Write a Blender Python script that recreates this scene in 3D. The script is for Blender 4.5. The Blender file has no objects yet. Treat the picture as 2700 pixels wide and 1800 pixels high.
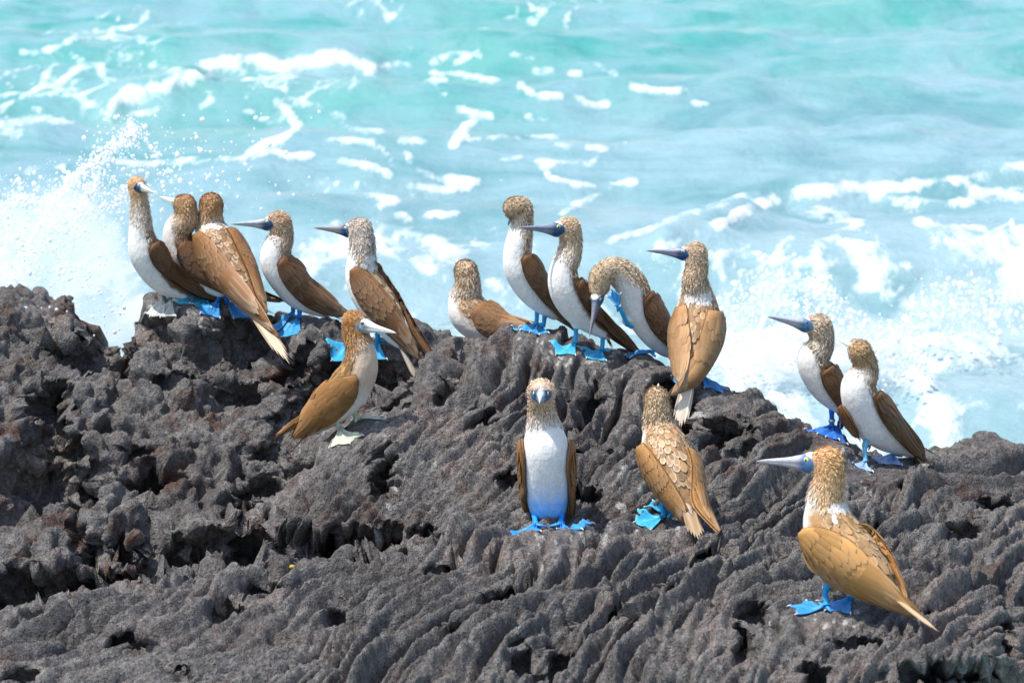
import bpy, math, random
import numpy as np
from mathutils import Vector, Matrix
from mathutils.bvhtree import BVHTree

rng = np.random.default_rng(7)
random.seed(7)
scene = bpy.context.scene
COL = scene.collection

# ------------------------------------------------------------------ camera
FPX = 8000.0                     # focal length in pixels of the 2700 wide photograph
PITCH = math.radians(11.0)
CAM = np.array([0.0, 0.0, 3.6])  # sea level is z = 0
cam_data = bpy.data.cameras.new("camera")
cam_data.sensor_width = 36.0
cam_data.lens = 36.0 * FPX / 2700.0
cam_data.clip_start = 0.1
cam_data.clip_end = 9000.0
cam_data.dof.use_dof = True
cam_data.dof.focus_distance = 10.6
cam_data.dof.aperture_fstop = 5.2
cam = bpy.data.objects.new("camera", cam_data)
cam.location = CAM
cam.rotation_euler = (math.pi / 2 - PITCH, 0, 0)
COL.objects.link(cam)
scene.camera = cam

# ------------------------------------------------------------------ sky, sun, exposure
SUN_DIR = Vector((-0.38, -0.13, 0.91)).normalized()     # towards the sun
world = bpy.data.worlds.new("World")
scene.world = world
world.use_nodes = True
wn = world.node_tree.nodes
wl = world.node_tree.links
bg = wn["Background"]
sky = wn.new("ShaderNodeTexSky")
sky.sky_type = 'NISHITA'
sky.sun_disc = False
sky.sun_elevation = math.asin(SUN_DIR.z)
sky.sun_rotation = math.atan2(SUN_DIR.x, SUN_DIR.y)
sky.air_density = 1.0
sky.dust_density = 1.4
sky.ozone_density = 1.0
wl.new(sky.outputs[0], bg.inputs[0])
bg.inputs[1].default_value = 0.145
scene.cycles.volume_bounces = 4
scene.cycles.volume_max_steps = 256
sun_data = bpy.data.lights.new("sun", 'SUN')
sun_data.energy = 3.2
sun_data.angle = math.radians(0.5)
sun_data.color = (1.0, 0.955, 0.89)
sun = bpy.data.objects.new("sun", sun_data)
sun.rotation_euler = SUN_DIR.to_track_quat('Z', 'Y').to_euler()
sun.location = (0, 0, 12)
COL.objects.link(sun)
vs = scene.view_settings
vs.view_transform = 'Standard'
vs.look = 'None'
vs.exposure = 0.75
vs.gamma = 1.0
vs.use_curve_mapping = False

# ------------------------------------------------------------------ helpers
SP, CP = math.sin(PITCH), math.cos(PITCH)

def ray_dir(px, py):
    a = (np.asarray(px, float) - 1350.0) / FPX
    b = -(np.asarray(py, float) - 900.0) / FPX
    return np.stack([a, CP + b * SP, -SP + b * CP], -1)

def at(px, py, Y):
    d = ray_dir(px, py)
    return CAM + d * (np.asarray(Y, float) / d[..., 1])[..., None]

def on_plane(px, py, z):
    d = ray_dir(px, py)
    return CAM + d * ((z - CAM[2]) / d[..., 2])[..., None]

def to_px(P):
    q = P - CAM
    depth = q[..., 1] * CP - q[..., 2] * SP
    up = q[..., 1] * SP + q[..., 2] * CP
    return 1350.0 + FPX * q[..., 0] / depth, 900.0 - FPX * up / depth, depth

def nrm(v):
    v = np.asarray(v, float)
    return v / (np.linalg.norm(v, axis=-1, keepdims=True) + 1e-12)

_perm = rng.permutation(256).astype(np.int32)
_perm = np.concatenate([_perm, _perm, _perm])
_g = rng.normal(size=(256, 3))
_g = (_g / np.linalg.norm(_g, axis=1, keepdims=True)).astype(np.float32)

def noise3(p, scale=1.0, seed=0.0):
    """gradient noise, about -0.7..0.7"""
    q = (p / scale + seed * 17.31).astype(np.float32)
    i = np.floor(q).astype(np.int32)
    f = q - i
    i &= 255
    w = f * f * f * (f * (f * 6 - 15) + 10)
    out = 0
    for dx in (0, 1):
        wx = w[:, 0] if dx else 1 - w[:, 0]
        hx = _perm[i[:, 0] + dx]
        for dy in (0, 1):
            wy = w[:, 1] if dy else 1 - w[:, 1]
            hy = _perm[hx + ((i[:, 1] + dy) & 255)]
            for dz in (0, 1):
                wz = w[:, 2] if dz else 1 - w[:, 2]
                g = _g[_perm[hy + ((i[:, 2] + dz) & 255)] & 255]
                d = g[:, 0] * (f[:, 0] - dx) + g[:, 1] * (f[:, 1] - dy) + g[:, 2] * (f[:, 2] - dz)
                out = out + wx * wy * wz * d
    return out

def sstep(a, b, x):
    t = np.clip((x - a) / (b - a), 0, 1)
    return t * t * (3 - 2 * t)

def catmull(P, n):
    """resample the polyline P (k,m) to n points with a Catmull-Rom spline"""
    P = np.asarray(P, float)
    k = len(P)
    t = np.linspace(0, k - 1, n)
    i = np.clip(np.floor(t).astype(int), 0, k - 2)
    u = (t - i)[:, None]
    p0, p1, p2, p3 = P[np.maximum(i - 1, 0)], P[i], P[i + 1], P[np.minimum(i + 2, k - 1)]
    return 0.5 * (2 * p1 + (p2 - p0) * u + (2 * p0 - 5 * p1 + 4 * p2 - p3) * u ** 2 + (3 * p1 - p0 - 3 * p2 + p3) * u ** 3)

def make_mesh(name, V, F, smooth=True):
    """V (n,3); F: list of (m,k) int arrays"""
    me = bpy.data.meshes.new(name)
    V = np.asarray(V, np.float32)
    if not isinstance(F, list):
        F = [F]
    F = [np.asarray(f, np.int32) for f in F if len(f)]
    me.vertices.add(len(V))
    me.vertices.foreach_set("co", V.ravel())
    loops = np.concatenate([f.ravel() for f in F])
    tot = np.concatenate([np.full(len(f), f.shape[1], np.int32) for f in F])
    start = np.concatenate([[0], np.cumsum(tot)[:-1]]).astype(np.int32)
    me.loops.add(len(loops))
    me.loops.foreach_set("vertex_index", loops)
    me.polygons.add(len(tot))
    me.polygons.foreach_set("loop_start", start)
    me.polygons.foreach_set("loop_total", tot)
    me.polygons.foreach_set("use_smooth", np.full(len(tot), smooth, bool))
    me.update(calc_edges=True)
    me.validate()
    return me

def attr_color(me, name, C):
    a = me.attributes.new(name, 'FLOAT_COLOR', 'POINT')
    C = np.asarray(C, np.float32)
    if C.shape[1] == 3:
        C = np.concatenate([C, np.ones((len(C), 1), np.float32)], 1)
    a.data.foreach_set("color", C.ravel())

def attr_float(me, name, x):
    a = me.attributes.new(name, 'FLOAT', 'POINT')
    a.data.foreach_set("value", np.asarray(x, np.float32).ravel())

def attr_vec(me, name, x):
    a = me.attributes.new(name, 'FLOAT_VECTOR', 'POINT')
    a.data.foreach_set("vector", np.asarray(x, np.float32).ravel())

def add(name, me, mat=None, parent=None, **props):
    o = bpy.data.objects.new(name, me)
    COL.objects.link(o)
    if mat is not None and me is not None and not me.materials:
        me.materials.append(mat)
    if parent is not None:
        o.parent = parent
    for k, v in props.items():
        o[k] = v
    return o

def grid_faces(nu, nv):
    i = np.arange(nu * nv).reshape(nu, nv)
    return np.stack([i[:-1, :-1], i[1:, :-1], i[1:, 1:], i[:-1, 1:]], -1).reshape(-1, 4)

def surface_nets(d, org, h):
    """d: 3-D array of signed distances -> verts, quads"""
    nx, ny, nz = d.shape
    s = d < 0
    c = np.zeros((nx - 1, ny - 1, nz - 1), np.int8)
    for dx in (0, 1):
        for dy in (0, 1):
            for dz in (0, 1):
                c += s[dx:nx - 1 + dx, dy:ny - 1 + dy, dz:nz - 1 + dz]
    ci = np.argwhere((c > 0) & (c < 8))
    idx = -np.ones(c.shape, np.int64)
    idx[tuple(ci.T)] = np.arange(len(ci))
    acc = np.zeros((len(ci), 3))
    cnt = np.zeros(len(ci))
    corners = [(0, 0, 0), (1, 0, 0), (0, 1, 0), (1, 1, 0), (0, 0, 1), (1, 0, 1), (0, 1, 1), (1, 1, 1)]
    for a in corners:
        for ax in range(3):
            if a[ax]:
                continue
            b = list(a)
            b[ax] = 1
            ia = ci + a
            ib = ci + b
            da = d[tuple(ia.T)]
            db = d[tuple(ib.T)]
            m = (da < 0) != (db < 0)
            t = da[m] / (da[m] - db[m])
            p = np.array(a, float)[None].repeat(m.sum(), 0)
            p[:, ax] += t
            acc[m] += p
            cnt[m] += 1
    V = (ci + acc / cnt[:, None]) * h + org
    quads = []
    for ax in range(3):
        sl0 = [slice(None)] * 3
        sl1 = [slice(None)] * 3
        sl0[ax] = slice(0, -1)
        sl1[ax] = slice(1, None)
        a, b = s[tuple(sl0)], s[tuple(sl1)]
        e = np.argwhere(a != b)
        o1, o2 = [(1, 2), (2, 0), (0, 1)][ax]
        ok = (e[:, o1] > 0) & (e[:, o2] > 0) & (e[:, o1] < d.shape[o1] - 1) & (e[:, o2] < d.shape[o2] - 1)
        e = e[ok]
        flip = a[tuple(e.T)]
        q = []
        for s1, s2 in ((-1, -1), (0, -1), (0, 0), (-1, 0)):
            k = e.copy()
            k[:, o1] += s1
            k[:, o2] += s2
            q.append(idx[tuple(k.T)])
        q = np.stack(q, 1)
        q[~flip] = q[~flip][:, ::-1]
        quads.append(q)
    return V, np.concatenate(quads)

def smooth_mesh(V, F, it=3, lam=0.5):
    a = np.concatenate([F[:, i] for i in range(F.shape[1])])
    b = np.concatenate([F[:, (i + 1) % F.shape[1]] for i in range(F.shape[1])])
    for _ in range(it):
        acc = np.zeros_like(V)
        cnt = np.zeros(len(V))
        np.add.at(acc, a, V[b])
        np.add.at(cnt, a, 1)
        np.add.at(acc, b, V[a])
        np.add.at(cnt, b, 1)
        V = V + lam * (acc / cnt[:, None] - V)
    return V

# ------------------------------------------------------------------ materials
def new_mat(name):
    m = bpy.data.materials.new(name)
    m.use_nodes = True
    nt = m.node_tree
    return m, nt, nt.nodes["Principled BSDF"]

class N:
    """small node helper"""
    def __init__(self, nt):
        self.nt = nt
    def __call__(self, typ, ins=None, **kw):
        n = self.nt.nodes.new(typ)
        for k, v in kw.items():
            setattr(n, k, v)
        for k, v in (ins or {}).items():
            if isinstance(v, bpy.types.NodeSocket):
                self.nt.links.new(v, n.inputs[k])
            else:
                n.inputs[k].default_value = v
        return n
    def link(self, a, b):
        self.nt.links.new(a, b)
    def mix(self, fac, a, b, blend='MIX'):
        n = self.nt.nodes.new("ShaderNodeMix")
        n.data_type = 'RGBA'
        n.blend_type = blend
        for k, v in ((0, fac), (6, a), (7, b)):
            if isinstance(v, bpy.types.NodeSocket):
                self.nt.links.new(v, n.inputs[k])
            else:
                n.inputs[k].default_value = v if k == 0 else (*v[:3], 1)
        return n.outputs[2]
    def ramp(self, fac, stops, interp='LINEAR'):
        n = self.nt.nodes.new("ShaderNodeValToRGB")
        n.color_ramp.interpolation = interp
        e = n.color_ramp.elements
        while len(e) < len(stops):
            e.new(0.5)
        for el, (p, c) in zip(e, stops):
            el.position = p
            el.color = (*c[:3], 1) if not isinstance(c, (int, float)) else (c, c, c, 1)
        self.nt.links.new(fac, n.inputs[0])
        return n.outputs[0]

def lava_material():
    m, nt, b = new_mat("lava")
    n = N(nt)
    geo = n("ShaderNodeNewGeometry").outputs["Position"]
    big = n("ShaderNodeTexNoise", {"Vector": geo, "Scale": 2.3, "Detail": 5.0, "Roughness": 0.6}).outputs["Fac"]
    mid = n("ShaderNodeTexNoise", {"Vector": geo, "Scale": 26.0, "Detail": 6.0, "Roughness": 0.68}).outputs["Fac"]
    fine = n("ShaderNodeTexNoise", {"Vector": geo, "Scale": 170.0, "Detail": 4.0, "Roughness": 0.7}).outputs["Fac"]
    fine2 = n("ShaderNodeTexNoise", {"Vector": geo, "Scale": 85.0, "Detail": 3.0, "Roughness": 0.6}).outputs["Fac"]
    c0 = n.ramp(mid, [(0.34, (0.128, 0.122, 0.117)), (0.52, (0.228, 0.219, 0.210)), (0.68, (0.340, 0.328, 0.314))])
    c1 = n.ramp(fine, [(0.30, 0.72), (0.52, 1.0), (0.72, 1.25)])
    c = n.mix(1.0, c0, c1, 'MULTIPLY')
    c = n.mix(1.0, c, n.ramp(fine2, [(0.36, 0.80), (0.52, 1.0), (0.70, 1.16)]), 'MULTIPLY')
    zone = n.ramp(big, [(0.34, 0.72), (0.50, 1.0), (0.66, 1.22)])
    c = n.mix(1.0, c, zone, 'MULTIPLY')
    tint = n.ramp(big, [(0.36, (1.03, 0.97, 0.93)), (0.5, (1.0, 0.985, 0.96)), (0.64, (1.08, 0.955, 0.89))])
    c = n.mix(1.0, c, tint, 'MULTIPLY')
    # rusty oxidised crust
    rn = n("ShaderNodeTexNoise", {"Vector": geo, "Scale": 5.5, "Detail": 7.0, "Roughness": 0.7, "Distortion": 0.6}).outputs["Fac"]
    rf = n.ramp(rn, [(0.52, 0.0), (0.66, 1.0)])
    rusta = n("ShaderNodeAttribute", attribute_name="rust").outputs["Fac"]
    rmul = n("ShaderNodeMath", {0: rf, 1: rusta}, operation='MULTIPLY').outputs[0]
    c = n.mix(rmul, c, (0.115, 0.046, 0.026))
    # orange lichen specks
    ln = n("ShaderNodeTexNoise", {"Vector": geo, "Scale": 34.0, "Detail": 2.0, "Roughness": 0.5}).outputs["Fac"]
    lf = n.ramp(ln, [(0.765, 0.0), (0.80, 0.8)])
    c = n.mix(lf, c, (0.36, 0.17, 0.03))
    # white droppings
    gu = n("ShaderNodeAttribute", attribute_name="guano").outputs["Fac"]
    gn = n("ShaderNodeTexNoise", {"Vector": geo, "Scale": 75.0, "Detail": 5.0, "Roughness": 0.7}).outputs["Fac"]
    gs = n("ShaderNodeMath", {0: gu, 1: gn}, operation='MULTIPLY').outputs[0]
    gf = n.ramp(gs, [(0.30, 0.0), (0.42, 0.85)])
    c = n.mix(gf, c, (0.62, 0.61, 0.57))
    n.link(c, b.inputs["Base Color"])
    # a damp sheen here and there
    rough = n.ramp(rn, [(0.3, 0.52), (0.6, 0.85)])
    n.link(rough, b.inputs["Roughness"])
    b.inputs["Specular IOR Level"].default_value = 0.35
    vor = n("ShaderNodeTexVoronoi", {"Vector": geo, "Scale": 95.0}).outputs["Distance"]
    bn = n("ShaderNodeMath", {0: fine, 1: vor}, operation='ADD').outputs[0]
    bump = n("ShaderNodeBump", {"Height": bn, "Strength": 0.9, "Distance": 0.009})
    bump3 = n("ShaderNodeBump", {"Height": fine2, "Strength": 0.8, "Distance": 0.016, "Normal": bump.outputs[0]})
    bump2 = n("ShaderNodeBump", {"Height": mid, "Strength": 0.6, "Distance": 0.03, "Normal": bump3.outputs[0]})
    n.link(bump2.outputs[0], b.inputs["Normal"])
    return m

LAVA = lava_material()

# ------------------------------------------------------------------ lava shore
# (pixel column, [(pixel row, distance)...] from the foot of the rock to its crest)
FEET_FLAT = []      # filled below: pixels where birds stand, rock is trodden flatter there
# Measured poses of the sixteen birds. Each is read in its own enlarged cut-out of the photograph:
# R = (left, top, scale).  spine: (x, y, radius[, extra depth in metres]) from head to rump.
# nb = index of the spine point at the base of the neck.  hd = heading in degrees (0 right, 90 away, 180 left, 270 to us).
R1, R2, R3, R4 = (300, 430, 2.85), (580, 520, 2.903), (680, 780, 3.4075), (1150, 490, 3.136)
R5, R6, R7, R8 = (1520, 600, 2.8), (1300, 960, 3.136), (1980, 790, 3.136), (1940, 1140, 2.8)
BLUE = (0.015, 0.29, 0.72)
SKYB = (0.03, 0.40, 0.74)
DEEP = (0.004, 0.11, 0.60)
PALE = (0.42, 0.50, 0.80)
GREY = (0.55, 0.52, 0.46)
CREAM = (0.62, 0.60, 0.44)
BIRDS = [
 dict(R=R1, hd=203, Y=None, nb=3, label="slender pale-necked booby with tan cap looking right, leftmost of all the birds",
  spine=[(172,165,66),(190,265,66),(200,400,78),(205,540,96),(238,680,122),(312,815,112),(400,925,76),(520,985,42)],
  bill=(308,226,-0.15), size=1.0,
  wing=([(275,615),(350,580),(440,650),(560,790),(680,900),(900,1070)], [(255,650),(290,760),(400,870),(520,950),(640,1010),(900,1075)]),
  tail=((500,980,0),(1000,1130,0.05),60,6),
  legs=[((378,940),(380,1052),(270,1085)), ((432,985),(440,1052),(340,1090))],
  head=((0.30,0.165,0.075),(0.74,0.52,0.30)), neck=((0.26,0.18,0.12),(0.70,0.62,0.52)), breast=(0.78,0.76,0.73), wingc=(0.13,0.068,0.032), back=(0.20,0.11,0.05), foot=GREY, legc=(0.03,0.10,0.13), billc=(0.50,0.45,0.36), face=(0.012,0.045,0.11), eyec=(0.25,0.42,0.50)),
 dict(R=R1, hd=165, Y=None, nb=2, label="brown-headed booby turning its bill left, standing between the leftmost bird and the spotted back",
  spine=[(535,318,82),(545,420,84),(480,500,104),(490,610,112),(580,750,115),(680,880,85),(800,960,50)],
  bill=(340,254,0.13), size=1.0,
  wing=([(500,600),(570,590),(660,680),(800,850),(1000,960),(1255,1044)], [(478,650),(500,740),(570,840),(700,930),(900,1010),(1250,1048)]),
  tail=((780,950,0),(1262,1158,-0.02),60,6),
  legs=[((628,870),(620,990),(460,1030)), ((708,930),(702,1030),(590,1072))],
  head=((0.28,0.145,0.06),(0.62,0.42,0.23)), neck=((0.30,0.17,0.08),(0.66,0.50,0.34)), breast=(0.76,0.73,0.70), wingc=(0.125,0.062,0.028), back=(0.19,0.10,0.045), foot=(0.03,0.36,0.62), legc=(0.04,0.36,0.48), billc=(0.52,0.54,0.52), face=(0.20,0.30,0.36), eyec=(0.6,0.55,0.2)),
 dict(R=R1, hd=128, Y=None, nb=2, label="booby seen from behind with white-spotted brown back and long pale tail over the cliff",
  spine=[(733,312,86),(728,420,92),(730,520,118),(790,640,162),(875,800,158),(965,950,118),(1050,1080,66)],
  bill=(700,330,0.17), size=1.0,
  wing=([(640,520),(720,560),(850,720),(960,870),(1060,1010),(1235,1300)], [(600,545),(640,720),(720,870),(830,965),(980,1060),(1225,1305)]),
  wing2=([(840,500),(900,620),(960,750),(1020,880),(1070,1000),(1140,1120)], [(920,480),(1030,640),(1110,790),(1120,900),(1150,1010),(1156,1125)]),
  tail=((1010,1060,-0.02),(1325,1515,-0.10),90,7),
  legs=[((790,960),(790,1058),(635,1122)), ((840,985),(850,1062),(930,1078))],
  head=((0.22,0.105,0.04),(0.60,0.38,0.19)), neck=((0.26,0.16,0.085),(0.66,0.55,0.42)), breast=(0.74,0.70,0.66), wingc=(0.21,0.108,0.045), back=(0.30,0.165,0.075), fringe=1.0, foot=(0.01,0.24,0.70), legc=(0.008,0.17,0.52), billc=(0.4,0.4,0.4), face=(0.01,0.05,0.13), eyec=(0.6,0.55,0.2), nape=1.0, tailc=(0.62,0.47,0.32)),
 dict(R=R2, hd=193, Y=None, nb=2, label="booby with long grey bill pointing left, behind the white-spotted brown back",
  spine=[(455,195,90),(475,300,86),(430,400,112),(425,500,120),(500,620,126),(590,740,108),(690,830,66),(800,880,42)],
  bill=(85,206,0), size=1.0,
  wing=([(455,475),(540,440),(690,545),(830,690),(920,800),(985,900)], [(432,510),(475,640),(590,780),(720,870),(860,915),(985,915)]),
  tail=((780,870,0),(1010,970,0),60,6),
  legs=[((566,820),(553,925),(500,935)), ((612,860),(605,955),(560,975))],
  head=((0.26,0.14,0.06),(0.62,0.48,0.34)), neck=((0.24,0.15,0.08),(0.68,0.58,0.46)), breast=(0.77,0.75,0.72), wingc=(0.15,0.078,0.035), back=(0.24,0.13,0.06), fringe=0.5, foot=BLUE, legc=(0.008,0.17,0.52), billc=(0.30,0.31,0.33), face=(0.010,0.045,0.11), eyec=(0.62,0.62,0.20)),
 dict(R=R2, hd=158, Y=None, nb=2, label="booby with whitish head and white-flecked mantle, behind the brown young bird",
  spine=[(1072,252,94),(1090,355,96),(1085,460,108),(1085,600,126),(1150,740,146),(1250,890,136),(1340,1040,88),(1400,1120,50)],
  bill=(718,234,0.0), size=1.0,
  wing=([(1040,525),(1130,570),(1260,730),(1380,880),(1460,1040),(1535,1240)], [(1005,560),(1020,700),(1100,850),(1220,980),(1380,1120),(1520,1250)]),
  wing2=([(1180,490),(1290,620),(1390,760),(1460,880),(1540,1060),(1715,1360)], [(1230,520),(1350,700),(1460,850),(1482,980),(1580,1170),(1720,1366)]),
  tail=((1360,1080,-0.02),(1535,1450,-0.08),80,7),
  legs=[((1090,960),(1010,1140),(915,1170)), ((1210,1040),(1212,1128),(1160,1160))],
  head=((0.30,0.235,0.18),(0.76,0.72,0.67)), neck=((0.24,0.18,0.13),(0.74,0.70,0.65)), breast=(0.80,0.79,0.77), wingc=(0.19,0.10,0.045), back=(0.42,0.27,0.15), fringe=1.0, foot=(0.01,0.34,0.66), legc=(0.01,0.30,0.56), billc=(0.17,0.16,0.17), face=(0.008,0.045,0.14), eyec=(0.62,0.66,0.22), nape=1.0, tailc=(0.70,0.60,0.48)),
 dict(R=R3, hd=343, Y=None, nb=2, label="brown young booby with pale feet facing right on the ropy slope",
  spine=[(868,238,110),(882,360,116),(925,500,132),(915,660,164),(820,830,186),(690,980,166),(560,1110,108),(470,1200,56)],
  bill=(1245,335,-0.07), size=1.0,
  wing=([(880,700),(760,730),(600,800),(470,900),(400,1000),(318,1285)], [(908,760),(880,900),(780,1040),(640,1150),(500,1200),(335,1280)]),
  tail=((500,1180,-0.02),(250,1445,-0.06),80,6),
  wing2=([(640,760),(520,850),(440,960),(380,1050),(290,1140),(152,1264)], [(600,900),(500,1000),(440,1060),(380,1120),(290,1190),(156,1270)]),
  legs=[((702,1100),(730,1228),(810,1345)), ((860,1000),(885,1130),(1060,1115))],
  head=((0.26,0.115,0.032),(0.46,0.245,0.085)), neck=((0.24,0.11,0.035),(0.50,0.30,0.13)), breast=(0.58,0.45,0.34), wingc=(0.25,0.128,0.042), back=(0.29,0.155,0.055), fringe=0.12, foot=CREAM, legc=(0.50,0.50,0.38), billc=(0.58,0.58,0.54), face=(0.28,0.30,0.31), eyec=(0.04,0.05,0.07), tailc=(0.30,0.14,0.04), bellyw=1.0),
 dict(R=R4, hd=155, Y=12.05, nb=3, label="low-sitting booby with streaked head seen from behind, half hidden by the central rock mound",
  spine=[(245,705,96),(262,800,102),(250,900,120),(230,960,132),(282,1060,170),(400,1150,160),(530,1220,110),(640,1290,50)],
  bill=(150,604,0.14), size=1.0,
  wing=([(340,1000),(440,960),(560,990),(680,1060),(760,1110),(840,1160)], [(292,1060),(330,1170),(420,1245),(540,1260),(680,1235),(835,1172)]),
  tail=((600,1230,0),(860,1230,0),50,5), legs=[],
  head=((0.17,0.105,0.05),(0.70,0.58,0.42)), neck=((0.15,0.10,0.055),(0.72,0.63,0.51)), breast=(0.77,0.75,0.72), wingc=(0.20,0.105,0.042), back=(0.27,0.15,0.065), fringe=0.9, foot=BLUE, legc=BLUE, billc=(0.5,0.5,0.5), face=(0.01,0.05,0.13), eyec=(0.6,0.6,0.2)),
 dict(R=R4, hd=202, Y=None, nb=3, label="booby bending its streaked head over its white shoulder, left on the central mound's top",
  spine=[(648,185,92),(705,190,90),(712,330,88),(685,450,108),(668,580,116),(700,700,136),(775,840,126),(865,960,92),(980,1060,52)],
  bill=(592,330,0.15), size=1.0,
  wing=([(720,575),(800,560),(900,680),(980,850),(1060,1010),(1150,1180)], [(695,610),(730,750),(830,900),(940,1020),(1040,1090),(1145,1195)]),
  tail=((960,1050,0),(1330,1345,0),70,6),
  legs=[((838,1030),(826,1150),(680,1245)), ((900,1070),(882,1185),(770,1285))],
  head=((0.15,0.085,0.035),(0.70,0.57,0.40)), neck=((0.16,0.09,0.04),(0.74,0.63,0.48)), breast=(0.82,0.81,0.80), wingc=(0.14,0.074,0.034), back=(0.24,0.13,0.055), fringe=0.5, foot=(0.03,0.30,0.70), legc=(0.015,0.27,0.56), billc=(0.05,0.12,0.2), face=(0.008,0.06,0.14), eyec=(0.6,0.6,0.2), nape=0.6),
 dict(R=R4, hd=206, Y=None, nb=3, label="booby with long blue-grey bill level to the left, before the bent-necked one",
  spine=[(1100,352,96),(1115,470,92),(1090,590,104),(1050,690,112),(1052,800,130),(1100,920,138),(1190,1050,118),(1290,1150,78),(1420,1230,46)],
  bill=(690,346,0.0), size=1.0,
  wing=([(1180,770),(1250,745),(1360,880),(1480,1060),(1580,1200),(1700,1400)], [(1148,820),(1190,960),(1300,1100),(1420,1220),(1540,1320),(1690,1405)]),
  tail=((1400,1220,0),(1460,1355,0.06),50,5),
  legs=[((1160,1160),(1152,1322),(960,1410)), ((1380,1220),(1372,1385),(1235,1440))],
  thighs=[(1155,1150,42),(1380,1210,44)],
  head=((0.24,0.145,0.075),(0.66,0.53,0.38)), neck=((0.25,0.165,0.095),(0.74,0.66,0.55)), breast=(0.80,0.78,0.76), wingc=(0.15,0.078,0.034), back=(0.23,0.125,0.055), fringe=0.3, foot=SKYB, legc=(0.02,0.33,0.60), billc=(0.17,0.19,0.24), face=(0.008,0.05,0.14), eyec=(0.66,0.68,0.14)),
 dict(R=R5, hd=205, Y=None, nb=4, label="preening booby with arched neck scratching its chin with one raised blue foot",
  spine=[(168,432,80),(184,362,88),(258,308,86),(340,345,106),(408,440,120),(440,540,118),(500,650,126),(570,770,110),(650,880,70),(720,930,40)],
  bill=(96,806,-0.06), size=1.0,
  wing=([(530,475),(600,460),(680,540),(760,660),(780,800),(790,940)], [(485,530),(500,650),(570,780),(660,870),(720,930),(785,960)]),
  tail=((690,910,0),(860,1010,0.02),50,5),
  legs=[((575,880),(555,955),(480,960))],
  raised=((372,700),(322,590),(268,450)),
  thighs=[(368,690,40)],
  head=((0.16,0.10,0.05),(0.68,0.56,0.40)), neck=((0.17,0.105,0.05),(0.72,0.62,0.47)), breast=(0.80,0.78,0.76), wingc=(0.13,0.068,0.032), back=(0.24,0.13,0.056), fringe=0.5, foot=(0.03,0.27,0.66), legc=(0.02,0.33,0.62), billc=(0.13,0.13,0.16), face=(0.02,0.08,0.18), eyec=(0.5,0.6,0.3), bellyshade=0.35),
 dict(R=R5, hd=97, Y=None, nb=3, edge=True, tipdy=-0.21, label="tan-backed booby from behind on the mound's right edge, head in profile, long white tail",
  spine=[(882,190,84,0),(890,290,84,0),(875,390,92,0),(888,500,116,0.02),(892,650,166,0.02),(888,810,182,-0.02),(868,960,152,-0.07),(835,1100,92,-0.13)],
  bill=(515,170,0.0), size=1.0,
  wing=([(820,570),(835,700),(850,840),(850,960),(825,1060),(765,1150)], [(745,590),(700,740),(688,880),(700,1000),(718,1090),(745,1152)]),
  wing2=([(960,610),(925,740),(890,880),(850,1000),(785,1110),(685,1235)], [(1072,620),(1095,740),(1050,900),(960,1060),(850,1180),(690,1248)]),
  tail=((840,1090,-0.14),(745,1508,-0.24),90,7),
  legs=[((935,1060),(930,1125),(1010,1150)), ((850,1080),(840,1150),(880,1160))],
  head=((0.20,0.125,0.065),(0.68,0.55,0.41)), neck=((0.20,0.12,0.06),(0.72,0.60,0.46)), breast=(0.74,0.70,0.64), wingc=(0.36,0.215,0.105), back=(0.37,0.21,0.095), fringe=0.7, foot=(0.008,0.19,0.55), legc=(0.01,0.2,0.5), billc=(0.17,0.17,0.21), face=(0.008,0.045,0.15), eyec=(0.66,0.68,0.22), nape=1.0, tailc=(0.74,0.62,0.48)),
 dict(R=R6, hd=268, Y=None, nb=3, edge=True, tipdy=0.13, label="booby facing straight ahead with white breast and spread vivid blue feet on the ledge",
  spine=[(400,232,112,0),(402,350,108,0.03),(412,470,128,0.045),(426,580,158,0.05),(438,700,190,0.04),(448,860,186,0.05),(450,1030,180,0.08),(454,1160,160,0.10),(458,1260,118,0.14)],
  bill=(384,322,-0.17), size=1.0,
  wing=([(250,615),(266,760),(272,880),(275,1000),(295,1130),(325,1310)], [(222,632),(178,800),(180,940),(215,1080),(262,1200),(318,1312)]),
  wing2=([(628,620),(606,770),(600,880),(618,1000),(610,1140),(600,1370)], [(655,640),(705,800),(716,930),(712,1060),(690,1190),(625,1372)]),
  tail=((456,1230,0.13),(456,1345,0.26),150,6),
  legs=[((342,1215),(354,1362),(305,1425)), ((566,1210),(562,1355),(595,1425))],
  head=((0.22,0.13,0.07),(0.74,0.57,0.42)), neck=((0.26,0.17,0.10),(0.76,0.66,0.56)), breast=(0.80,0.79,0.78), wingc=(0.20,0.105,0.045), back=(0.25,0.14,0.06), fringe=0.3, foot=(0.012,0.27,0.84), legc=(0.015,0.30,0.82), billc=(0.33,0.38,0.46), face=(0.05,0.11,0.22), eyec=(0.68,0.72,0.20), bellyshade=1.0),
 dict(R=R6, hd=122, Y=None, nb=3, label="booby seen from behind with scalloped tan back feathers, beside the front-facing bird",
  spine=[(1354,288,102),(1358,390,108),(1362,490,120),(1375,570,138),(1425,710,196),(1490,870,200),(1560,1030,156),(1630,1180,96)],
  bill=(1368,158,0.16), size=1.0,
  wing=([(1260,650),(1330,730),(1420,860),(1510,1000),(1595,1150),(1690,1335)], [(1182,700),(1195,840),(1270,1000),(1380,1150),(1510,1285),(1665,1345)]),
  wing2=([(1590,690),(1625,800),(1630,930),(1640,1060),(1680,1200),(1890,1420)], [(1650,720),(1715,860),(1742,1000),(1742,1130),(1770,1250),(1898,1430)]),
  tail=((1610,1170,-0.04),(1700,1455,-0.08),120,7),
  legs=[((1402,1150),(1408,1292),(1265,1315)), ((1450,1190),(1465,1268),(1510,1290))],
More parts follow.
